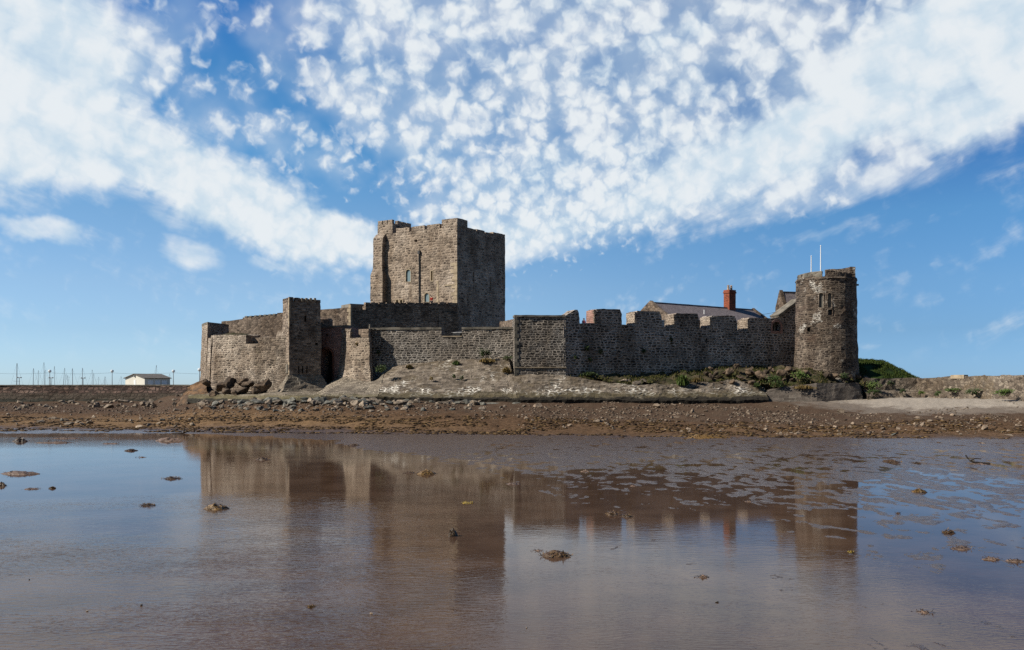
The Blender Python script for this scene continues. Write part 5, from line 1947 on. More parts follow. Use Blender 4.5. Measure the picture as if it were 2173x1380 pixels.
ROCKS = {}
def rock_protos(mat, n, sub, flat, seed0):
    out = []
    for k in range(n):
        me = rock_mesh(seed0 + k, sub, flat)
        me.materials.append(M[mat])
        out.append(me)
    return out


ROCKS['boulder'] = rock_protos('boulder', 9, 2, 0.8, 100)
ROCKS['rubble'] = rock_protos('rubble', 8, 1, 0.7, 200)
ROCKS['wetrock'] = rock_protos('wetrock', 6, 1, 0.65, 300)
ROCKS['palestone'] = rock_protos('palestone', 7, 1, 0.7, 400)
RR = random.Random(77)


def gz(x, y): return float(ground_h(np.array([x]), np.array([y]))[0])


def rock(kind, loc, size, label, group=None, name='rock', cat='rock', sink=0.25, rot=None):
    me = RR.choice(ROCKS[kind])
    o = bpy.data.objects.new(name, me)
    COL.objects.link(o)
    o.rotation_euler = rot or (RR.uniform(-0.3, 0.3), RR.uniform(-0.3, 0.3), RR.uniform(0, 6.28))
    o.scale = size if hasattr(size, '__len__') else (size * RR.uniform(0.85, 1.25), size * RR.uniform(0.8, 1.1), size * RR.uniform(0.8, 1.15))
    o.location = loc
    tag(o, label, cat, group)
    return o


# brown boulders under the left bastion (photo: a tumbled row)
for px, py, w, h, Y, lab in (
        (470, 818, 34, 34, 117.2, 'dark brown boulder against the left pier, wide and squat'), (492, 812, 30, 44, 116.6, 'tall brown boulder with a black hollow beside it'),
        (512, 806, 26, 30, 116.8, 'brown boulder wedged high between two larger ones'), (452, 834, 20, 26, 116.0, 'grey shadowed boulder at the left end of the boulder row'),
        (488, 830, 30, 34, 115.6, 'pale topped slanting boulder low in the boulder row'), (527, 812, 30, 20, 115.4, 'flat topped overhanging boulder in the boulder row'),
        (520, 826, 34, 28, 115.0, 'cracked brown boulder below the overhanging one'), (556, 815, 36, 44, 114.4, 'largest dark boulder, with one straight sunlit edge'),
        (543, 828, 24, 24, 114.2, 'small dark boulder at the foot of the largest one'), (505, 832, 24, 26, 114.8, 'dark wedge of rock low in the boulder row')):
    s = Y / F
    Y += 1.6
    s = Y / F
    rock('boulder', (X(px, Y), Y, Z(py, Y) - 0.22), (w * s * 0.60, 1.0, h * s * 0.52), lab, None, 'boulder', 'boulder')
# orange sloping slab at the far left foot of the castle
def slab():
    t = thing('sloping_rock_slab', 'large orange brown rock slab sloping down at the left foot of the castle', 'rock', (*P(405, 119)[:2], 1.5))
    mb = MB()
    lo = [P(374, 118.4, 862), P(396, 117.8, 864), P(418, 117.2, 864), P(442, 117.0, 862)]
    mi = [P(384, 119.8, 842), P(402, 119.4, 838), P(420, 119.0, 836), P(440, 119.4, 832)]
    hi = [P(396, 121.4, 824), P(407, 121.8, 818), P(420, 122.4, 812), P(436, 123.0, 805)]
    bk = [p + Vector((0.6, 3.5, -1.5)) for p in hi]
    for i in range(3):
        mb.patch(lo[i], lo[i + 1], mi[i + 1], mi[i], i, 0.4)
        mb.patch(mi[i], mi[i + 1], hi[i + 1], hi[i], i, 0.4)
        mb.patch(hi[i], hi[i + 1], bk[i + 1], bk[i], i, 0.6)
    mb.patch(lo[0] + Vector((0, 4, -1)), lo[0], mi[0], mi[0] + Vector((0, 4, -1)), 0, 0.5)
    mb.patch(mi[0] + Vector((0, 4, -1)), mi[0], hi[0], bk[0], 0, 0.5)
    bmesh.ops.remove_doubles(mb.bm, verts=mb.bm.verts, dist=0.01)
    for v in mb.bm.verts:
        v.co += mnoise.noise_vector(v.co * 0.8) * 0.16
    mb.build('rock', M['slab'], t, 0.12, 1.6)


slab()
for px, py, w, h, lab in ((437, 815, 16, 20, 'dark rock jammed beside the left pier above the slab'),):
    Y = 118.5
    rock('boulder', (X(px, Y), Y, Z(py, Y)), (w * Y / F * 0.6, 0.8, h * Y / F * 0.75), lab, None, 'boulder', 'boulder')

# boulders on the bank above the apron
for px, py, w, h, lab in (
        (1214, 800, 14, 8, 'flat grey boulder at the right foot of the corner bastion'), (1230, 799, 22, 12, 'pointed pale boulder near the corner bastion foot'),
        (1271, 805, 40, 18, 'big flat topped grey boulder first from the corner bastion'), (1268, 817, 22, 9, 'small boulder under the first flat topped boulder'), (1258, 803, 24, 10, 'thin slab leaning on the first flat topped boulder'),
        (1318, 808, 26, 14, 'smaller flat boulder paired with a square one'), (1336, 806, 14, 12, 'little boulder between the paired flat boulders'), (1357, 810, 40, 20, 'square cut flat boulder casting a dark shadow on the apron'),
        (1500, 790, 16, 14, 'lone grey boulder under the middle of the sea wall'), (1546, 789, 26, 24, 'round boulder left of a cracked block'), (1563, 776, 18, 16, 'boulder high against the sea wall'),
        (1590, 789, 28, 24, 'cracked squarish block on the bank'), (1612, 796, 30, 26, 'dark boulder with overhang on the bank'), (1630, 800, 24, 20, 'dark boulder left of the green bush'),
        (1528, 798, 20, 10, 'low flat stone on the bank edge, left'), (1572, 799, 18, 10, 'low flat stone below the cracked block'), (1660, 790, 30, 22, 'rough boulder behind the green bush'),
        (1672, 783, 26, 20, 'boulder at the joint of wall and round tower'), (1684, 806, 18, 14, 'small boulder below the bright shrub'), (1712, 792, 28, 18, 'boulder at the left foot of the round tower'),
        (1730, 800, 24, 18, 'brown boulder before the round tower foot'), (1750, 793, 26, 20, 'grey boulder centred below the round tower'), (1770, 797, 22, 16, 'low boulder right of centre below the round tower'),
        (1790, 797, 18, 14, 'round boulder near the right foot of the round tower'), (1806, 798, 18, 14, 'boulder right of the round one at the tower foot'), (1820, 797, 16, 16, 'end boulder under the right flank of the round tower'), (1838, 806, 28, 22, 'pale boulder between the tower foot and the beach wall')):
    Y = 112.2 + (px - 1200) / 600 * 2.6 + (816 - py) / 30 * 3.2
    if px > 1650: Y = 115.6 + max(0, px - 1780) / 60 * 2.5 - (py - 795) * 0.04
    s = Y / F
    rock('boulder' if px > 1480 else 'rubble', (X(px, Y), Y, Z(py, Y) - 0.08), (w * s * 0.58, w * s * 0.45, h * s * 0.58), lab, None, 'boulder', 'boulder')
# more broken rock along the same bank
for k in range(46):
    px = RR.uniform(1500, 1830)
    py = RR.uniform(780, 811)
    Y = 114.0 + (px - 1500) / 330 * 1.8 + (812 - py) / 30 * 3.0
    s = RR.uniform(0.22, 0.55)
    rock('boulder', (X(px, Y), Y, Z(py, Y) - 0.1), s, 'small broken rock scattered on the bank between the round tower and the sea wall', 'small rocks on the bank', 'rock')

# riprap along the castle foot
cnt = 0
while cnt < 215:
    px = RR.triangular(360, 1120, 620)
    f = RR.random()
    dback = RR.uniform(-7.5, 0.0)
    Yb = np.interp(px, [360, 450, 600, 690, 840, 1100], [118, 115.5, 110.8, 109.2, 108.4, 107.2])
    Y = Yb + dback
    x = X(px, Y)
    s = RR.uniform(0.24, 0.85) * (1.15 if dback > -3.5 else 0.62) * (0.8 if px > 900 else 1)
    k = 'rubble' if RR.random() < 0.6 else 'wetrock'
    rock(k, (x, Y, gz(x, Y) + s * 0.18), s, 'broken grey rock in the rubble strip along the castle foot', 'rubble along the castle foot', 'rock')
    cnt += 1
# larger greenish outcrops under the apron toe
for px, py, w, h, lab in ((600, 853, 60, 16, 'greenish rock outcrop below the square tower foot'), (575, 850, 34, 16, 'leaning grey rock outcrop left of the tower foot'), (720, 857, 40, 12, 'greenish rock below the stepped courses'),
                          (845, 857, 60, 12, 'greenish rock outcrop under the apron, left'), (900, 858, 70, 14, 'broad greenish rock outcrop under the apron toe'), (975, 858, 60, 13, 'dark split outcrop under the apron toe'), (1040, 859, 70, 13, 'pale greenish outcrop under the apron near the bastion'), (1095, 860, 46, 12, 'end outcrop below the corner bastion apron')):
    Y = np.interp(px, [575, 690, 840, 1100], [111, 108.8, 107.8, 106.9])
    s = Y / F
    rock('wetrock', (X(px, Y), Y, Z(py, Y)), (w * s * 0.6, 1.0, h * s * 0.85), lab, None, 'rock_outcrop', 'rock', rot=(0, RR.uniform(-0.1, 0.1), RR.choice((0, 3.1))))
# lone larger stones on the beach
for px, py, w, h, lab in ((1142, 861, 20, 11, 'pale pyramid shaped stone at the foot of the apron nose'), (1396, 862, 20, 10, 'slanting pale stone alone at the apron foot'), (1467, 872, 14, 11, 'upright block stone on the shingle'),
                          (1785, 873, 16, 10, 'pale tent shaped stone on the shingle left of the beach'), (1908, 909, 12, 9, 'round tan stone on the weed, left one'), (2089, 907, 13, 12, 'upright tan stone on the weed near the right edge'),
                          (2003, 911, 10, 7, 'yellowish round stone on the weed'), (1900, 921, 20, 8, 'dark low rock at the water edge on the right'), (1842, 919, 13, 4, 'flat pale stone at the water edge'), (2140, 923, 20, 5, 'flat pale stone at the right water edge'),
                          (1305, 893, 14, 9, 'pale rough stone above the black weed'), (1270, 893, 20, 8, 'light stone cluster on the black weed'), (132, 890, 10, 8, 'dark round stone on golden weed at the far left'), (345, 890, 11, 8, 'dark brown stone on golden weed below the shed'), (305, 857, 15, 11, 'pale square stone below the harbour wall'), (205, 857, 12, 8, 'grey stone against the harbour wall foot')):
    g = 0.0
    # find where the sight line meets the beach
    Y = 60.0
    while Y < 150 and Z(py + h * 0.4, Y) > gz(X(px, Y), Y): Y += 0.25
    s = Y / F
    kd = 'palestone' if 'dark' not in lab else 'wetrock'
    rock(kd, (X(px, Y), Y, gz(X(px, Y), Y) + h * s * 0.22), (w * s * 0.62, w * s * 0.55, h * s * 0.95), lab, None, 'beach_stone', 'stone')
# strewn stones
def strew(n, x0, x1, d0, d1, s0, s1, kind, label, group):
    for k in range(n):
        px = RR.uniform(x0, x1)
        ys = np.interp(px, PXS, YSH)
        Y = ys + RR.uniform(d0, d1)
        x = X(px, Y)
        s = RR.uniform(s0, s1) ** 1.0
        rock(kind, (x, Y, gz(x, Y) + s * 0.15), s, label, group, 'beach_stone', 'stone')
strew(70, 1560, 2173, 2.0, 14.0, 0.13, 0.34, 'palestone', 'pale stone strewn on dark weed on the right half of the shore', 'pale stones strewn on the right shore')
strew(75, 1100, 1560, 4.0, 22.0, 0.12, 0.33, 'palestone', 'pale stone strewn on shingle below the long sea wall', 'pale stones below the sea wall')
strew(45, 0, 420, 4.0, 40.0, 0.18, 0.5, 'rubble', 'grey stone strewn on brown weed below the harbour wall', 'stones below the harbour wall')


strew(60, -20, 400, 34.0, 52.0, 0.25, 0.75, 'rubble', 'grey rock lying along the foot of the harbour wall', 'rocks along the harbour wall foot')


def scatter_stuff(name, n, fn, mat, label, flat=0.55):
    """many tiny uncountable pieces as one object"""
    bm = bmesh.new()
    bmesh.ops.create_icosphere(bm, subdivisions=1, radius=1.0)
    base = np.array([v.co[:] for v in bm.verts]); tris = np.array([[v.index for v in f.verts] for f in bm.faces])
    bm.free()
    rg = np.random.RandomState(len(name) * 7 + n)
    xs, ys, ss, sq = fn(rg, n)
    zs = ground_h(xs, ys)
    n = len(xs)
    ang = rg.uniform(0, 6.28, n)
    jit = rg.uniform(0.7, 1.3, (n, len(base), 1))
    v = base[None] * jit
    v = v * np.stack([ss * sq, ss, ss * flat], 1)[:, None, :]
    ca, sa = np.cos(ang)[:, None], np.sin(ang)[:, None]
    vx = v[:, :, 0] * ca - v[:, :, 1] * sa + xs[:, None]
    vy = v[:, :, 0] * sa + v[:, :, 1] * ca + ys[:, None]
    vz = v[:, :, 2] + zs[:, None] + (ss * 0.15)[:, None]
    co = np.stack([vx, vy, vz], 2).reshape(-1, 3).astype(np.float32)
    fc = (tris[None] + (np.arange(n) * len(base))[:, None, None]).reshape(-1, 3).astype(np.int32)
    me = bpy.data.meshes.new(name)
    me.vertices.add(len(co)); me.vertices.foreach_set('co', co.ravel())
    me.loops.add(fc.size); me.loops.foreach_set('vertex_index', fc.ravel())
    me.polygons.add(len(fc))
    me.polygons.foreach_set('loop_start', np.arange(0, fc.size, 3, dtype=np.int32))
    me.polygons.foreach_set('loop_total', np.full(len(fc), 3, dtype=np.int32))
    me.update(calc_edges=True)
    me.materials.append(mat)
    o = bpy.data.objects.new(name, me)
    COL.objects.link(o)
    tag(o, label, name.replace('_', ' '), None, 'stuff')
    return o


def shore_pts(x0, x1, d0, d1, s0, s1, patch=None, sq=1.0):
    def fn(rg, n):
        px = rg.uniform(x0, x1, n)
        ys = np.interp(px, PXS, YSH) + (d0 + (d1 - d0) * rg.rand(n)) * np.interp(px, [0, 380, 640], [1.9, 1.3, 1.0])
        xs = (px - CX) / F * ys
        s = s0 + (s1 - s0) * rg.rand(n) ** 2.5
        if patch is not None:
            k = fbm(xs * patch[0], ys * patch[1], 3, 31) > patch[2]
            xs, ys, s = xs[k], ys[k], s[k]
        return xs, ys, s, np.full(len(xs), sq)
    return fn


def var_mat(name, cols, rough=0.8):
    m, q, bs = newmat(name)
    pos = q.n('ShaderNodeNewGeometry')
    r = pos.outputs['Random Per Island']
    c = q.ramp(r, [(i / (len(cols) - 1), c) for i, c in enumerate(cols)])
    q.set(bs.inputs['Base Color'], c)
    bs.inputs['Roughness'].default_value = rough
    bs.inputs['Specular IOR Level'].default_value = 0.08
    return m


M['shingle'] = var_mat('shingle_stones', [(0.04, 0.030, 0.023), (0.09, 0.066, 0.049), (0.14, 0.105, 0.077), (0.25, 0.195, 0.145)])
M['weedbits'] = var_mat('weed_bits', [(0.022, 0.014, 0.010), (0.05, 0.030, 0.016), (0.10, 0.062, 0.028), (0.17, 0.108, 0.048)], 0.55)
scatter_stuff('shingle', 7500, shore_pts(-150, 1700, 9.0, 28.0, 0.05, 0.20, (0.35, 0.22, 0.42)), M['shingle'], 'loose shingle and small stones below the castle')
scatter_stuff('loose_stones', 3500, shore_pts(1600, 2400, 3.0, 20.0, 0.04, 0.15, (0.35, 0.22, 0.45)), M['shingle'], 'small loose stones on the right part of the shore')
scatter_stuff('beach_weed', 22000, shore_pts(-200, 2400, -0.5, 11.0, 0.04, 0.17, (0.30, 0.55, 0.46), 2.2), M['weedbits'], 'brown and golden seaweed lying along the shore', 0.35)


# seaweed and mud clumps standing in the water film
def clump_mesh(rx, ry, hgt, seed, weedy):
    rg = random.Random(seed)
    mb = MB()
    off = Vector((seed * 3.7, seed * 1.3, 0))
    nr, ns = 6, 22
    rings = []
    for i in range(nr + 1):
        f = i / nr
        ring = []
        for k in range(ns):
            a = 2 * math.pi * k / ns
            e = 1 + 0.45 * mnoise.noise(Vector((math.cos(a) * 1.3, math.sin(a) * 1.3, 0)) + off) + 0.2 * mnoise.noise(Vector((math.cos(a) * 3.5, math.sin(a) * 3.5, 3)) + off)
            r = (1 - f) * e
            x, y = math.cos(a) * r * rx, math.sin(a) * r * ry
            q_ = 7.0 / (0.25 + rx)
            z = hgt * (1 - (1 - f) ** 2.6) * (0.72 + 0.35 * mnoise.noise(Vector((x * q_ * 0.35, y * q_ * 0.35, 1)) + off) + 0.35 * mnoise.noise(Vector((x * q_, y * q_, 1)) + off)) - 0.05 * (1 - f)
            ring.append(Vector((x, y, max(z, -0.05) if i else -0.06)))
        rings.append(ring)
    for i in range(nr):
        for k in range(ns):
            j = (k + 1) % ns
            if i == nr - 1 and (rings[i + 1][k] - rings[i + 1][j]).length < 1e-5:
                mb.face([rings[i][k], rings[i][j], rings[i + 1][k]])
            else:
                mb.face([rings[i][k], rings[i][j], rings[i + 1][j], rings[i + 1][k]])
    body = mb.mesh(0.0)
    fr = MB()
    for k in range(weedy):
        a, r = rg.uniform(0, 6.28), math.sqrt(rg.random())
        x, y = math.cos(a) * r * rx * 0.95, math.sin(a) * r * ry * 0.95
        z = hgt * (1 - r * r) * 0.7
        L = rg.uniform(0.03, 0.08) * (0.6 + rx)
        d = Vector((rg.gauss(0, 1), rg.gauss(0, 1), rg.uniform(-0.25, 0.35))).normalized()
        s = d.cross(Vector((0, 0, 1))).normalized() * L * 0.25
        p = Vector((x, y, z))
        fr.face([p - s, p + s, p + d * L + s * 0.6 + Vector((0, 0, L * .2)), p + d * L - s * 0.6 + Vector((0, 0, L * .2))])
    return body, (fr.mesh() if weedy else fr.mesh())


CL = [(44, 937, 28, 9, 1, 'dark weedy hump at the far left water edge'), (115, 940, 85, 4, 0, 'long low mud bar beside the far left hump'), (235, 942, 42, 3, 0, 'low mud bar left of the castle reflection'), (140, 931, 60, 3, 0, 'thin mud bar nearest the left shore'),
      (360, 936, 64, 8, 0, 'brown mud heap left of the castle reflection'), (278, 957, 27, 5, 1, 'two-knobbed weed clump below the mud bars'), (300, 971, 24, 2, 0, 'flat smear of mud below the two-knobbed clump'), (40, 1006, 90, 8, 0, 'broad mud spit entering from the left edge'),
      (4, 1031, 20, 9, 1, 'dark weed lump cut by the left edge'), (68, 1038, 36, 4, 0, 'thin mud smear below the left spit'), (111, 1037, 14, 5, 1, 'small weed tuft right of the left spit'), (365, 1016, 44, 5, 1, 'spread weed clump in the left blue water'),
      (312, 1073, 34, 5, 1, 'flat dark weed clump left of the golden one'), (460, 1080, 50, 12, 2, 'golden brown weed mound in the left water'), (558, 976, 34, 6, 1, 'small weed strands in the tower reflection'), (905, 1006, 44, 9, 2, 'rounded weed mound inside the keep reflection'),
      (868, 1004, 30, 3, 1, 'thin weed strand left of the rounded mound'), (1088, 1028, 34, 5, 0, 'small mud lump with a stone in midwater'), (990, 1068, 30, 3, 3, 'bright yellow weed patch in the keep reflection'), (1180, 1180, 66, 13, 1, 'largest central mud and weed heap in the near water'),
      (1142, 1169, 34, 3, 0, 'pale mud smear left of the largest central heap'), (1300, 1093, 34, 9, 1, 'left weed lump of a pair right of centre'), (1330, 1097, 24, 7, 1, 'right weed lump of a pair right of centre'), (1243, 1001, 22, 5, 0, 'small pale mud lump in the streaked shallows'),
      (752, 946, 26, 4, 1, 'small weed tuft above the bastion reflection'), (1505, 930, 96, 9, 2, 'long brown weed bank at the water edge, centre right'), (1890, 982, 48, 7, 1, 'dark weed mound left of the driftwood'), (1945, 985, 20, 5, 1, 'little weed lump between dark mound and driftwood'),
      (1950, 1045, 32, 9, 2, 'golden weed lump in the right shallows'), (2012, 1131, 26, 10, 1, 'ragged weed tuft in the right shallows'), (2040, 1165, 50, 7, 0, 'low dark mud mound in the right shallows'), (2105, 1187, 44, 7, 0, 'left mud mound of two at the right edge'), (2158, 1192, 50, 6, 0, 'right mud mound cut by the right edge'),
      (1490, 1225, 32, 5, 0, 'small grey mud ridge alone in calm water'), (1805, 1173, 16, 3, 3, 'tiny yellow weed scrap near the round tower reflection'), (2075, 986, 40, 4, 0, 'low mud bar under the driftwood branch'), (1345, 1032, 20, 3, 0, 'thin mud lump in the wall reflection'), (1590, 1065, 22, 4, 0, 'reddish mud lump in the tower reflection'), (1905, 1090, 12, 4, 0, 'tiny red brown lump right of the tower reflection'), (1960, 1300, 44, 5, 0, 'low mud ridge in the lower right water'), (660, 1288, 16, 2, 1, 'thin dark weed scrap in the lower left water'), (960, 1138, 12, 22, 1, 'upright dark weed strand inside the keep reflection')]
for i, (px, py, w, h, kind, lab) in enumerate(CL):
    Y = F * CAM / (py - H)
    s = Y / F
    rx = w * s * 0.55
    ry = max(0.12, min(rx * 0.8, 1.6 * h * s + 0.2))
    hg = h * s * 1.1
    if px == 960: rx = 0.16
    t = thing(('mud_mound', 'weed_clump', 'weed_clump', 'weed_clump')[kind], lab, ('mud mound', 'seaweed clump', 'seaweed clump', 'seaweed')[kind], (X(px, Y), Y, 0.0))
    b, fr = clump_mesh(rx, ry, hg, i + 3, (30, 120, 150, 60)[kind])
    link('heap', b, M[('mudclump', 'weed', 'weedgold', 'weedyellow')[kind]], t, True)
    if len(fr.polygons): link('fronds', fr, M[('weed', 'weedgold', 'weed', 'weedyellow')[kind]], t, True)
# pebbles and shells in the near water
for px, py, w, lab in ((1522, 1279, 9, 'dark wet pebble in calm water lower right of centre'), (300, 1285, 8, 'dark wet pebble in the lower left water'), (62, 1231, 5, 'pale shell at the lower left'), (185, 1298, 5, 'tiny pale shell left of the lower pebble'), (787, 1303, 9, 'white shell near the bottom of the keep reflection'), (1118, 1333, 5, 'white shell right of the keep reflection bottom')):
    Y = F * CAM / (py - H)
    rock('palestone' if 'shell' in lab else 'wetrock', (X(px, Y), Y, 0.01), w * Y / F * 0.5, lab, None, 'shell' if 'shell' in lab else 'pebble', 'shell' if 'shell' in lab else 'pebble')


def driftwood(pts, r, lab):
    t = thing('driftwood_branch', lab, 'driftwood', tuple(pts[0]))
    mb = MB()
    mb.tube(pts, r, r * 0.45, 7)
    b = mb.build('branch', M['wood'], t, 0.02, 3.0)
    mb = MB()
    m = pts[len(pts) // 2]
    mb.tube([m, m + Vector((0.35, 0.1, 0.12)), m + Vector((0.7, 0.1, 0.10))], r * 0.6, r * 0.3, 6)
    mb.build('twig', M['wood'], t)


Yd = F * CAM / (985 - H)
driftwood([P(2100, Yd, 984.5), P(2085, Yd, 983), P(2068, Yd, 981.5), P(2058, Yd, 978), P(2053, Yd, 972), P(2049, Yd, 966)], 0.07, 'dark curved driftwood branch sticking up in the right shallows')
Yd = F * CAM / (921 - H)
driftwood([P(366, Yd, 920.5), P(378, Yd, 920), P(389, Yd, 919.5), P(391.5, Yd, 915), P(391, Yd, 909)], 0.09, 'small dark driftwood stick upright at the left water edge')


# plants
def plant(px, py, w, h, Y, lab, mat='leaf', n=260, cat='shrub', grass=False):
    """py = foot of the plant"""
    s = Y / F
    base = P(px, Y, py)
    t = thing('weed_tuft' if grass else 'wall_shrub', lab, cat, tuple(base))
    rg = random.Random(int(px * 7 + py))
    W, Hh = w * s / 2 * 0.9, h * s * 0.9
    fo, stm = MB(), MB()
    if grass:
        for k in range(n):
            x, y = rg.gauss(0, 0.4) * W, rg.gauss(0, 0.3) * W
            L = Hh * rg.uniform(0.45, 1.05) * math.exp(-(x / W) ** 2 * 0.6)
            d = Vector((rg.gauss(0, 0.22), rg.gauss(0, 0.22), 1)).normalized()
            sd = Vector((rg.gauss(0, 1), rg.gauss(0, 1), 0)).normalized() * 0.035
            p = Vector((x, y, -0.05))
            m = p + d * L * 0.6
            e = p + d * L + Vector((d.x, d.y, -0.1)) * L * 0.35
            fo.face([p - sd, p + sd, m + sd * 1.4, m - sd * 1.4]); fo.face([m - sd * 1.4, m + sd * 1.4, e])
    else:
        cl = [Vector((rg.gauss(0, 0.42) * W, rg.gauss(0, 0.3) * W, Hh * rg.uniform(0.15, 0.85))) for _ in range(9)]
        for k in range(n):
            c = rg.choice(cl)
            p = c + Vector((rg.gauss(0, 1) * W * 0.24, rg.gauss(0, 1) * W * 0.22, rg.gauss(0, 1) * Hh * 0.14))
            if p.z < 0: p.z = abs(p.z) * 0.5
            a = Vector((rg.gauss(0, 1), rg.gauss(0, 1), rg.gauss(0, 0.6))).normalized()
            b = a.orthogonal().normalized()
            L = rg.uniform(0.06, 0.13)
            fo.face([p - a * L, p + b * L * 0.5, p + a * L, p - b * L * 0.5])
    fo.build('leaves', M[mat], None, weld=False).parent = t
    for k in range(4):
        e = Vector((rg.gauss(0, 0.4) * W, rg.gauss(0, 0.3) * W, Hh * rg.uniform(0.4, 0.8)))
        stm.tube([Vector((rg.gauss(0, 0.1) * W, 0, -0.1)), e], 0.025, 0.008, 5)
    stm.build('stems', M['stem'], None).parent = t


plant(1031, 760, 26, 20, 115.6, 'green shrub with upright leaves growing where the apron meets the battery wall', 'leaf', 420)
plant(1033, 768, 44, 12, 115.2, 'dry brown plant below the upright green shrub', 'leafdry', 260, grass=True)
plant(1075, 764, 22, 10, 115.6, 'small green plant at the left foot of the corner bastion', 'leaf', 160)
plant(868, 781, 16, 11, 115.8, 'yellowish tuft on the upper apron left of a rock', 'leafdry', 160, grass=True)
plant(968, 773, 18, 12, 115.6, 'green tuft high on the apron in its middle', 'leaf', 160, grass=True)
plant(963, 802, 9, 9, 112.2, 'tiny green tuft halfway down the apron, left', 'leaf', 90)
plant(980, 806, 10, 10, 112.0, 'tiny green tuft halfway down the apron, right', 'leaf', 90)
plant(916, 806, 8, 7, 112.0, 'tiny dry tuft on the middle apron', 'leafdry', 70)
plant(809, 790, 24, 26, 113.2, 'dark plant in the shaded corner right of the angled bastion', 'leaf', 260)
plant(803, 752, 9, 10, 117.3, 'dark plant high in the shaded corner of the battery wall', 'leaf', 90)
plant(1075, 790, 20, 16, 112.6, 'dry weeds beside the corner bastion nose', 'leafdry', 200, grass=True)
plant(1448, 817, 26, 28, 113.0, 'tall bright green weeds on the bank edge below the sea wall', 'leafbright', 420, grass=True)
plant(1643, 821, 36, 28, 113.9, 'dense green bush beside the low sea ledge', 'leaf', 700)
plant(1697, 805, 36, 20, 114.2, 'bright green shrub left of the round tower foot', 'leafbright', 600)
plant(1607, 824, 20, 14, 114.2, 'dull green plant at the right end of the apron', 'leaf', 220)
plant(1478, 810, 22, 12, 113.6, 'dry plants on the bank right of the tall weeds', 'leafdry', 200, grass=True)
plant(1706, 824, 60, 10, 113.3, 'dry golden grass on top of the low sea ledge', 'leafdry', 420, 'grass', True)
plant(1250, 796, 40, 10, 112.9, 'green grass patch behind the flat topped boulders', 'leaf', 320, 'grass', True)
plant(1790, 803, 34, 12, 115.0, 'green plants among boulders under the round tower', 'leaf', 300)
plant(1856, 826, 30, 18, 115.6, 'bright green bush left on the beach wall foot', 'leafbright', 520)
plant(1860, 838, 16, 12, 114.8, 'green tuft below the bright bush', 'leaf', 160)
plant(1845, 836, 14, 10, 114.6, 'small green tuft near the ledge end', 'leaf', 140)
plant(1890, 818, 18, 10, 116.8, 'small dark shrub high on the beach wall', 'leaf', 160)
plant(1915, 835, 16, 10, 115.4, 'small shrub low on the beach wall, left of middle', 'leaf', 160)
plant(1953, 838, 14, 10, 114.9, 'small pale green shrub low on the beach wall', 'leafbright', 150)
plant(1991, 840, 16, 11, 111.6, 'dark green tuft low on the beach wall', 'leaf', 160)
plant(2022, 832, 44, 8, 110.4, 'strip of green plants along the beach wall foot', 'leafbright', 360)
plant(2065, 838, 30, 14, 106.6, 'blue green shrub at the beach wall foot', 'leaf', 400)
plant(2136, 840, 44, 14, 100.0, 'bright yellow green mat of plants at the beach wall foot', 'leafbright', 620)
# plants rooted in the shaded sea wall
for px, py, w, h, lab in ((1245, 738, 18, 12, 'dark fern patch high in the sea wall near the corner bastion'), (1251, 762, 10, 8, 'dark fern in the sea wall below the high patch'), (1275, 744, 16, 14, 'larger dark fern in the sea wall'), (1425, 722, 10, 18, 'hanging dark plant below the third gap'), (1366, 744, 8, 10, 'small dark fern in the middle of the sea wall'), (1222, 757, 10, 8, 'small dark fern close to the corner bastion')):
    a = CURF.at(px)
    Y = CURF.pt(a, 0.12, 0).y
    plant(px, py + h / 2, w, h, Y, lab, 'leaf', 110, 'fern')
for px, py, Y in ((757, 730, 117.3),):
    plant(px, py + 4, 9, 8, Y, 'yellow green tuft on the face of the angled bastion', 'leafdry', 90)


def grass_stuff(name, n, pts, mat, label, h0, h1):
    rg = random.Random(n)
    mb = MB()
    for k in range(n):
        p = pts(rg)
        if p is None: continue
        L = rg.uniform(h0, h1)
        d = Vector((rg.gauss(0, 0.35), rg.gauss(0, 0.35), 1)).normalized()
        sd = Vector((rg.gauss(0, 1), rg.gauss(0, 1), 0)).normalized() * 0.03
        m = p + d * L * 0.6
        mb.face([p - sd, p + sd, m + sd * 1.2, m - sd * 1.2]); mb.face([m - sd * 1.2, m + sd * 1.2, p + d * L + Vector((d.x, d.y, -0.15)) * L * 0.4])
    o = mb.build(name, mat, None, weld=False)
    return tag(o, label, 'grass', None, 'stuff')


def on_surface(o):
    from mathutils.bvhtree import BVHTree
    me = o.data
    bvh = BVHTree.FromPolygons([o.matrix_world @ v.co for v in me.vertices], [p.vertices[:] for p in me.polygons])
    xs = [v.co.x for v in me.vertices]; ys_ = [v.co.y for v in me.vertices]
    bx = (min(xs), max(xs), min(ys_), max(ys_))
    def f(rg):
        x, y = rg.uniform(bx[0], bx[1]), rg.uniform(bx[2], bx[3])
        h = bvh.ray_cast(Vector((x, y, 40)), Vector((0, 0, -1)))
        if h[0] is None or mnoise.noise(Vector((x * 0.6, y * 0.6, 5))) < -0.12: return None
        return h[0] - Vector((0, 0, 0.03))
    return f


M['grassmix'] = var_mat('grass_blades', [(0.025, 0.036, 0.009), (0.045, 0.058, 0.014), (0.085, 0.075, 0.027), (0.14, 0.105, 0.045)], 0.8)
M['grassdark'] = var_mat('bank_blades', [(0.022, 0.038, 0.008), (0.04, 0.06, 0.012), (0.06, 0.07, 0.02)], 0.8)
grass_stuff('rough_grass', 26000, on_surface(bpy.data.objects['rocky_bank']), M['grassmix'], 'rough grass and dry stalks growing between the boulders under the sea wall', 0.12, 0.42)
grass_stuff('bank_turf', 30000, on_surface(bpy.data.objects['grass_bank']), M['grassdark'], 'dark turf covering the bank right of the round tower', 0.15, 0.45)


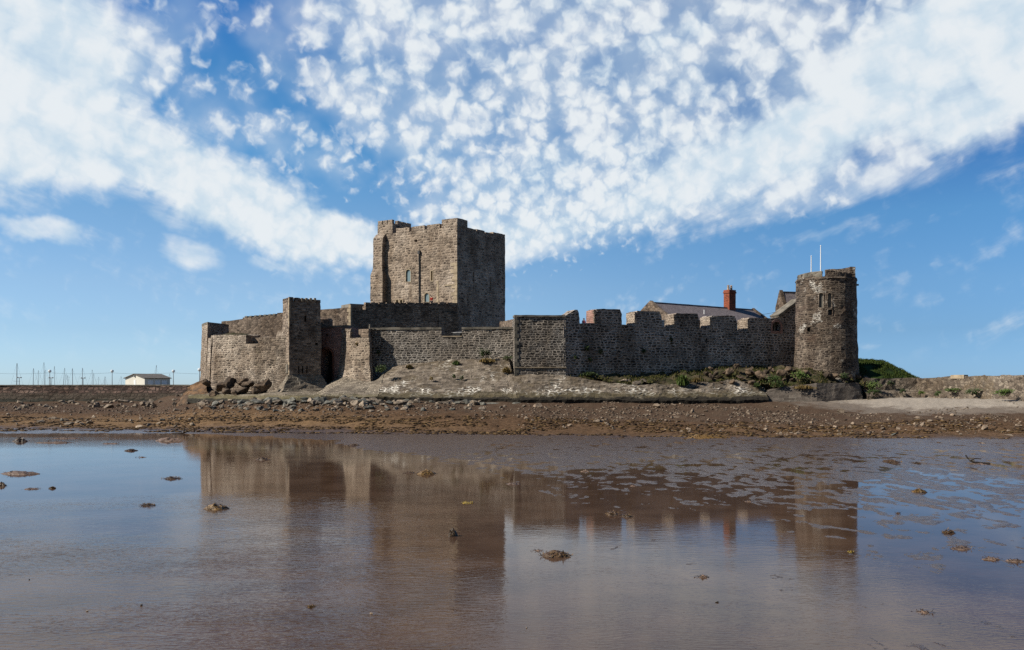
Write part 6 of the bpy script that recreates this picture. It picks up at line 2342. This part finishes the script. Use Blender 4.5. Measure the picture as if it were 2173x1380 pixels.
# people
def person(px, py_head, Y, mats, lab, facing=0.0, height=1.68):
    s = height / 1.7
    top = Z(py_head, Y)
    base = Vector((X(px, Y), Y, top - height))
    t = thing('person', lab, 'person', tuple(base))
    t.rotation_euler = (0, 0, facing)
    J = dict(pel=(0, 0, .95), bel=(0, 0, 1.12), che=(0, 0, 1.34), nec=(0, 0, 1.47), hed=(0, -.01, 1.58), top=(0, 0, 1.66),
             ls=(.17, 0, 1.40), le=(.23, .0, 1.12), lh=(.20, -.16, .92), rs=(-.17, 0, 1.40), re=(-.23, 0, 1.12), rh=(-.20, -.16, .92),
             lhip=(.09, 0, .88), lk=(.10, -.01, .48), la=(.10, .02, .08), lt=(.11, -.15, .04), rhip=(-.09, 0, .88), rk=(-.10, -.01, .48), ra=(-.10, .02, .08), rt=(-.11, -.15, .04))
    Rr = dict(pel=.14, bel=.13, che=.15, nec=.055, hed=.095, top=.07, ls=.065, le=.045, lh=.04, rs=.065, re=.045, rh=.04, lhip=.085, lk=.06, la=.045, lt=.035, rhip=.085, rk=.06, ra=.045, rt=.035)
    E = [('pel', 'bel'), ('bel', 'che'), ('che', 'nec'), ('nec', 'hed'), ('hed', 'top'), ('che', 'ls'), ('ls', 'le'), ('le', 'lh'), ('che', 'rs'), ('rs', 're'), ('re', 'rh'),
         ('pel', 'lhip'), ('lhip', 'lk'), ('lk', 'la'), ('la', 'lt'), ('pel', 'rhip'), ('rhip', 'rk'), ('rk', 'ra'), ('ra', 'rt')]
    def skin(keys, grow, name, mat, root):
        me = bpy.data.meshes.new(name)
        idx = {k: i for i, k in enumerate(keys)}
        me.from_pydata([Vector(J[k]) * s for k in keys], [(idx[a], idx[b]) for a, b in E if a in idx and b in idx], [])
        o = bpy.data.objects.new('tmp', me)
        COL.objects.link(o)
        md = o.modifiers.new('s', 'SKIN')
        for k, i in idx.items():
            sv = me.skin_vertices[0].data[i]
            sv.radius = (Rr[k] * s * grow + (0.01 if grow > 1 else 0), Rr[k] * s * grow * (0.75 if k in ('pel', 'bel', 'che') else 1))
            sv.use_root = (k == root)
        sub = o.modifiers.new('u', 'SUBSURF'); sub.levels = 1; sub.render_levels = 1
        bpy.context.view_layer.update()
        new = bpy.data.meshes.new_from_object(o.evaluated_get(bpy.context.evaluated_depsgraph_get()))
        bpy.data.objects.remove(o)
        new.materials.clear()
        new.polygons.foreach_set('use_smooth', [True] * len(new.polygons))
        return link(name, new, mat, t, True)
    skin(list(J), 1.0, 'body', M['skin'], 'pel')
    skin(['pel', 'bel', 'che', 'ls', 'le', 'rs', 're'], 1.18, 'top', M[mats[0]], 'pel')
    skin(['pel', 'lhip', 'lk', 'la', 'rhip', 'rk', 'ra'], 1.15, 'trousers', M['darkcloth'], 'pel')
    mb = MB()
    mb.lathe((0, 0.015, 1.585 * s), [(0.105, 0.0), (0.115, 0.05), (0.095, 0.11), (0.03, 0.135)], 10)
    o = mb.build('hair', M['hair'], None, smooth=True)
    o.parent = t


a = CURF.at(1239)
pp = CURF.pt(a, -1.7, 0)
person(1239, 676.0, pp.y, ('pinkcloth',), 'person in a pink top on the wall walk, seen in the first gap', 0.3)
person(916, 628.0, 136.0, ('redcloth',), 'person in a red coat below the keep, beside the lower arched window', -0.4)
# boards the person stands on behind the forewall: the wall-walk
mb = MB()
fr = frame_px((745, 128.2), (972, 137.1))
mb.box(fr, 0.4, fr.len - 0.4, -4.5, -1.25, 5.5, Z(628, 136) - 1.70, 1.5)
tw = thing('wall_walk', 'raised stone walk behind the crenels below the keep', 'wall walk', tuple(fr.pt(5, -2, 5.5)))
mb.build('paving', M['paving'], tw)
